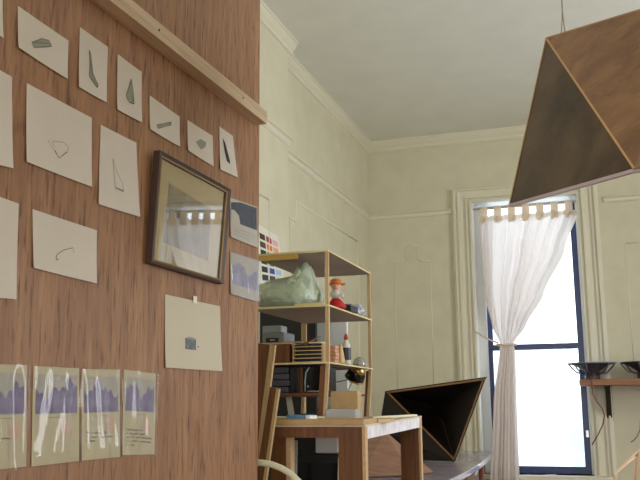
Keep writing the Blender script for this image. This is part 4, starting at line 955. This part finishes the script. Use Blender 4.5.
for f, m_ in (([Ap, Bp, Cp], walnut_shaded), ([Ap, Cp, A2], walnut_lit), ([Cp, Dp, A2], walnut_lit), ([Bp, Gp, Ap], walnut_shaded), ([Ap, Gp, A2], walnut_shaded), ([A2, Gp, G2], walnut_shaded), ([A2, G2, Dp], walnut_lit)):
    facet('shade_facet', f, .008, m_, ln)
seam = plain('veneer_seam', (196, 156, 106), .5)
for p, q, w in ((Ap, Bp, .004), (Ap, Cp, .006), (Ap, A2, .004)):
    b = BM(); n = (Vector((0, 0, EYE)) - p).normalized(); bar(b, p + n * .0005, q + n * .0005, w, .003, n); mk('edge_seam', b, seam, ln)
b = BM(); n = Vector((0, 0, 1)); bar(b, Bp + Vector((0, .004, -.0065)), Cp + Vector((0, .004, -.005)), .012, .009, Vector((0, 0, 1))); bar(b, Cp + Vector((0, .004, -.0065)), Dp + Vector((0, .004, -.005)), .012, .009, Vector((0, 0, 1))); mk('bottom_edge', b, plain('window_lit_ply_edge', (196, 184, 188), .5), ln)  # violet window light on the plywood edge is put into its colour
wp = Ap.lerp(A2, .125); top = Vector((wp.x + .03, wp.y, CH))
for o_ in (0, .012):
    b = BM(); N = 24; pts = []
    for i in range(N + 1):
        t = i / N; p = wp.lerp(top, t); s = math.sin(t * 16 + o_ * 260) * .006; pts.append(p + Vector((s + o_ * (1 - t), math.cos(t * 16 + o_ * 260) * .006, 0)))
    tube(b, pts, .0018, 6); mk('suspension_wire', b, plain('wire_grey', (150, 140, 120), .5), ln)
b = BM(); lathe(b, [(0, -.03), (.045, -.03), (.05, -.015), (.05, 0), (0, 0)], top, 20); mk('ceiling_rose', b, ceil_m, ln)
b = BM(); lathe(b, [(0, -.05), (.02, -.045), (.03, -.02), (.02, .01), (.014, .03), (.014, .06), (0, .06)], cen + Vector((0, 0, .05)), 16); mk('bulb_holder', b, white_m, ln)
b = BM(); tube(b, [cen + Vector((0, 0, .11)), wp + Vector((0, 0, -.006))], .003, 6); mk('inner_cord', b, MATS['wire_grey'], ln)

# ---------------------------------------------------------------- speaker shelf
ys0, ys1 = 6.62, 6.955
sa = P(579, 379.5, Y=ys0); z1 = sa.z; z0 = P(579, 385.5, Y=ys0).z; sx2 = W2[0] - .30
so = thing('wall_shelf', 'orange-brown wooden wall shelf between the windows carrying loudspeaker drivers', 'shelf', ((sa.x + sx2) / 2, ys1, z0))
b = BM(); box(b, (sa.x, ys0, z0), (sx2, ys1, z1), 0, .002); mk('board', b, wood('orange_board', (126, 84, 54), (158, 110, 74), (3, 30, 30), .45), so)
bxs = P(608.5, 400, Y=YB).x
for bx_ in (bxs, sx2 - .12):
    b = BM(); zb2 = P(611, 421, Y=6.95).z
    box(b, (bx_ - .028, YB - .012, zb2), (bx_ + .028, YB, z0)); hexa(b, [(bx_ - .018, YB - .012, zb2 + .02), (bx_ + .018, YB - .012, zb2 + .02), (bx_ + .018, YB - .012, z0), (bx_ - .018, YB - .012, z0)], [(bx_ - .018, YB - .02, zb2 + .02), (bx_ + .018, YB - .02, zb2 + .02), (bx_ + .018, ys0 + .05, z0), (bx_ - .018, ys0 + .05, z0)]); box(b, (bx_ - .028, ys0 + .05, z0 - .008), (bx_ + .028, YB - .012, z0)); mk('bracket', b, black_m, so)
def driver(c, label, R=.178, h=.125, lead=None, lm=None, lr=.005):
    t = thing('loudspeaker_driver', label, 'speaker', c)
    b = BM(); lathe(b, [(0, 0), (.052, 0), (.054, .006), (.054, .034), (.046, .036), (.046, .05), (0, .05)], c, 24); mk('magnet', b, plain('driver_brown', (84, 66, 66), .4), t)
    if lead: b = BM(); tube(b, [c + Vector((-.01, -.05, .02)), Vector((lead[0].x, ys0 - .006, z1 + .012))] + lead, lr, 8); mk('lead_wire', b, lm, t)
    b = BM(); lathe(b, [(.046, .05), (.05, .06), (.11, .1), (.165, h - .006), (.165, h - .003), (.10, .094), (.035, .058), (.03, .052)], c, 32); mk('cone', b, plain('cone_black', (64, 60, 68), .7), t)
    b = BM(); lathe(b, [(.155, h - .008), (R, h - .008), (R, h), (.155, h)], c, 40); mk('rim', b, plain('driver_rim', (130, 132, 150), .4, .3), t)
    for k in range(6):
        a = k * math.pi / 3 + .3; d = Vector((math.cos(a), math.sin(a), 0)); b = BM()
        tube(b, [c + d * .05 + Vector((0, 0, .04)), c + d * .115 + Vector((0, 0, .055)), c + d * .15 + Vector((0, 0, .09)), c + d * .17 + Vector((0, 0, h - .008))], .006, 8); mk('basket_arm', b, plain('basket_grey', (104, 100, 112), .4, .3), t)
yq = ys0 - .006
c1 = P(592.5, 379, Y=ys0 + .19); c1.z = z1 + .001
driver(c1, 'upturned loudspeaker driver at the left end of the wall shelf', lead=[P(x_, y_, Y=yq) for x_, y_ in ((592, 386), (593, 394), (597, 402), (602, 408), (604.5, 415), (603, 424), (599, 433), (595, 440), (592, 445))], lm=plain('red_brown_wire', (120, 72, 60), .5))
c2_ = P(645, 379, Y=ys0 + .18); c2_.z = z1 + .001
driver(c2_, 'second upturned loudspeaker driver, cut off by the right picture edge', .16, .125, [P(x_, y_, Y=yq) for x_, y_ in ((642, 388), (641, 415), (640, 430), (637, 437), (633, 441), (631, 442))], plain('grey_brown_wire', (110, 96, 84), .5), .004)
# wooden strip lattice in the right corner
YL = 4.2; V = {k: P(*p, Y=YL + d) for k, p, d in (('a', (614, 474), 0), ('b', (640.5, 449), .05), ('c', (636, 456), .12), ('d', (628, 480), .15), ('e', (650, 446), .2), ('f', (632, 482), .02), ('g', (650, 460), .05))}
base_c = Vector(((V['a'].x + .25), YL + .2, 0))
lt_ = thing('strip_wood_frame', 'pale thin-strip geometric wooden frame in the lower right corner', 'frame', base_c)
foot = [Vector((V['a'].x - .03, YL - .0, .005)), Vector((V['a'].x + .45, YL - .05, .005)), Vector((V['a'].x + .5, YL + .45, .005)), Vector((V['a'].x + .02, YL + .42, .005))]
top_ = [V['a'], V['b'], V['b'] + Vector((.3, .1, -.05)), V['b'] + Vector((.12, .36, -.1))]
stm = plain('pale_strip_wood', (216, 186, 150), .5)
segs = [(V['a'], V['b']), (V['a'], foot[0]), (V['b'], foot[1]), (V['a'], V['c']), (V['c'], V['b']), (V['c'], foot[0]), (V['b'], foot[0]), (V['b'], V['b'] + Vector((.3, .1, -.05))), (V['b'] + Vector((.3, .1, -.05)), foot[1]), (V['b'] + Vector((.3, .1, -.05)), foot[2]), (V['c'], foot[3]), (V['c'], V['b'] + Vector((.3, .1, -.05)))] + [(foot[i], foot[(i+1) % 4]) for i in range(4)]
for p, q in segs:
    b = BM(); bar(b, p, q, .009, .006, Vector((0, -1, .1))); mk('wood_strip', b, stm, lt_)

# ---------------------------------------------------------------- light
sc = bpy.context.scene
w = bpy.data.worlds.new('sky'); sc.world = w; w.use_nodes = True; bg = w.node_tree.nodes['Background']; bg.inputs[0].default_value = (.86, .94, 1, 1); bg.inputs[1].default_value = 3.6
def area(name, loc, size, rot, power, col, portal=False):
    l = bpy.data.lights.new(name, 'AREA'); l.shape = 'RECTANGLE'; l.size, l.size_y = size; l.energy = power; l.color = col
    if portal: l.cycles.is_portal = True
    o = bpy.data.objects.new(name, l); C.objects.link(o); o.location = loc; o.rotation_euler = rot; return o
ww = jr - jl; hh2 = HEAD - SILL
for x_ in (jl + ww / 2, W2[0] + ww / 2):
    area('window_portal', (x_, YB + WT + .02, SILL + hh2 / 2), (ww, hh2), (-math.pi / 2, 0, 0), 1, (1, 1, 1), True)
for (xa, xb, za, zb) in RH:
    area('rear_daylight_fill', ((xa + xb) / 2, YR - .32, (za + zb) / 2), (xb - xa, zb - za), (math.pi / 2, 0, 0), 60, (1, .98, .94))  # lamps outside the guessed rear windows, filling the room from behind
area('side_fill_light', (XR + WT + .04, (SW[0] + SW[1]) / 2, (SW[2] + SW[3]) / 2), (SW[3] - SW[2], SW[1] - SW[0]), (0, math.pi / 2, 0), 110, (.97, .98, 1))  # fill lamp behind the added window, brightens faces turned right
sc.view_settings.view_transform = 'Standard'; sc.view_settings.look = 'None'; sc.view_settings.gamma = 1; sc.view_settings.exposure =  -0.22
sc.cycles.max_bounces = 12; sc.cycles.diffuse_bounces = 6; sc.cycles.transparent_max_bounces = 16; sc.cycles.sample_clamp_indirect = 6; sc.cycles.caustics_refractive = False; sc.cycles.caustics_reflective = False
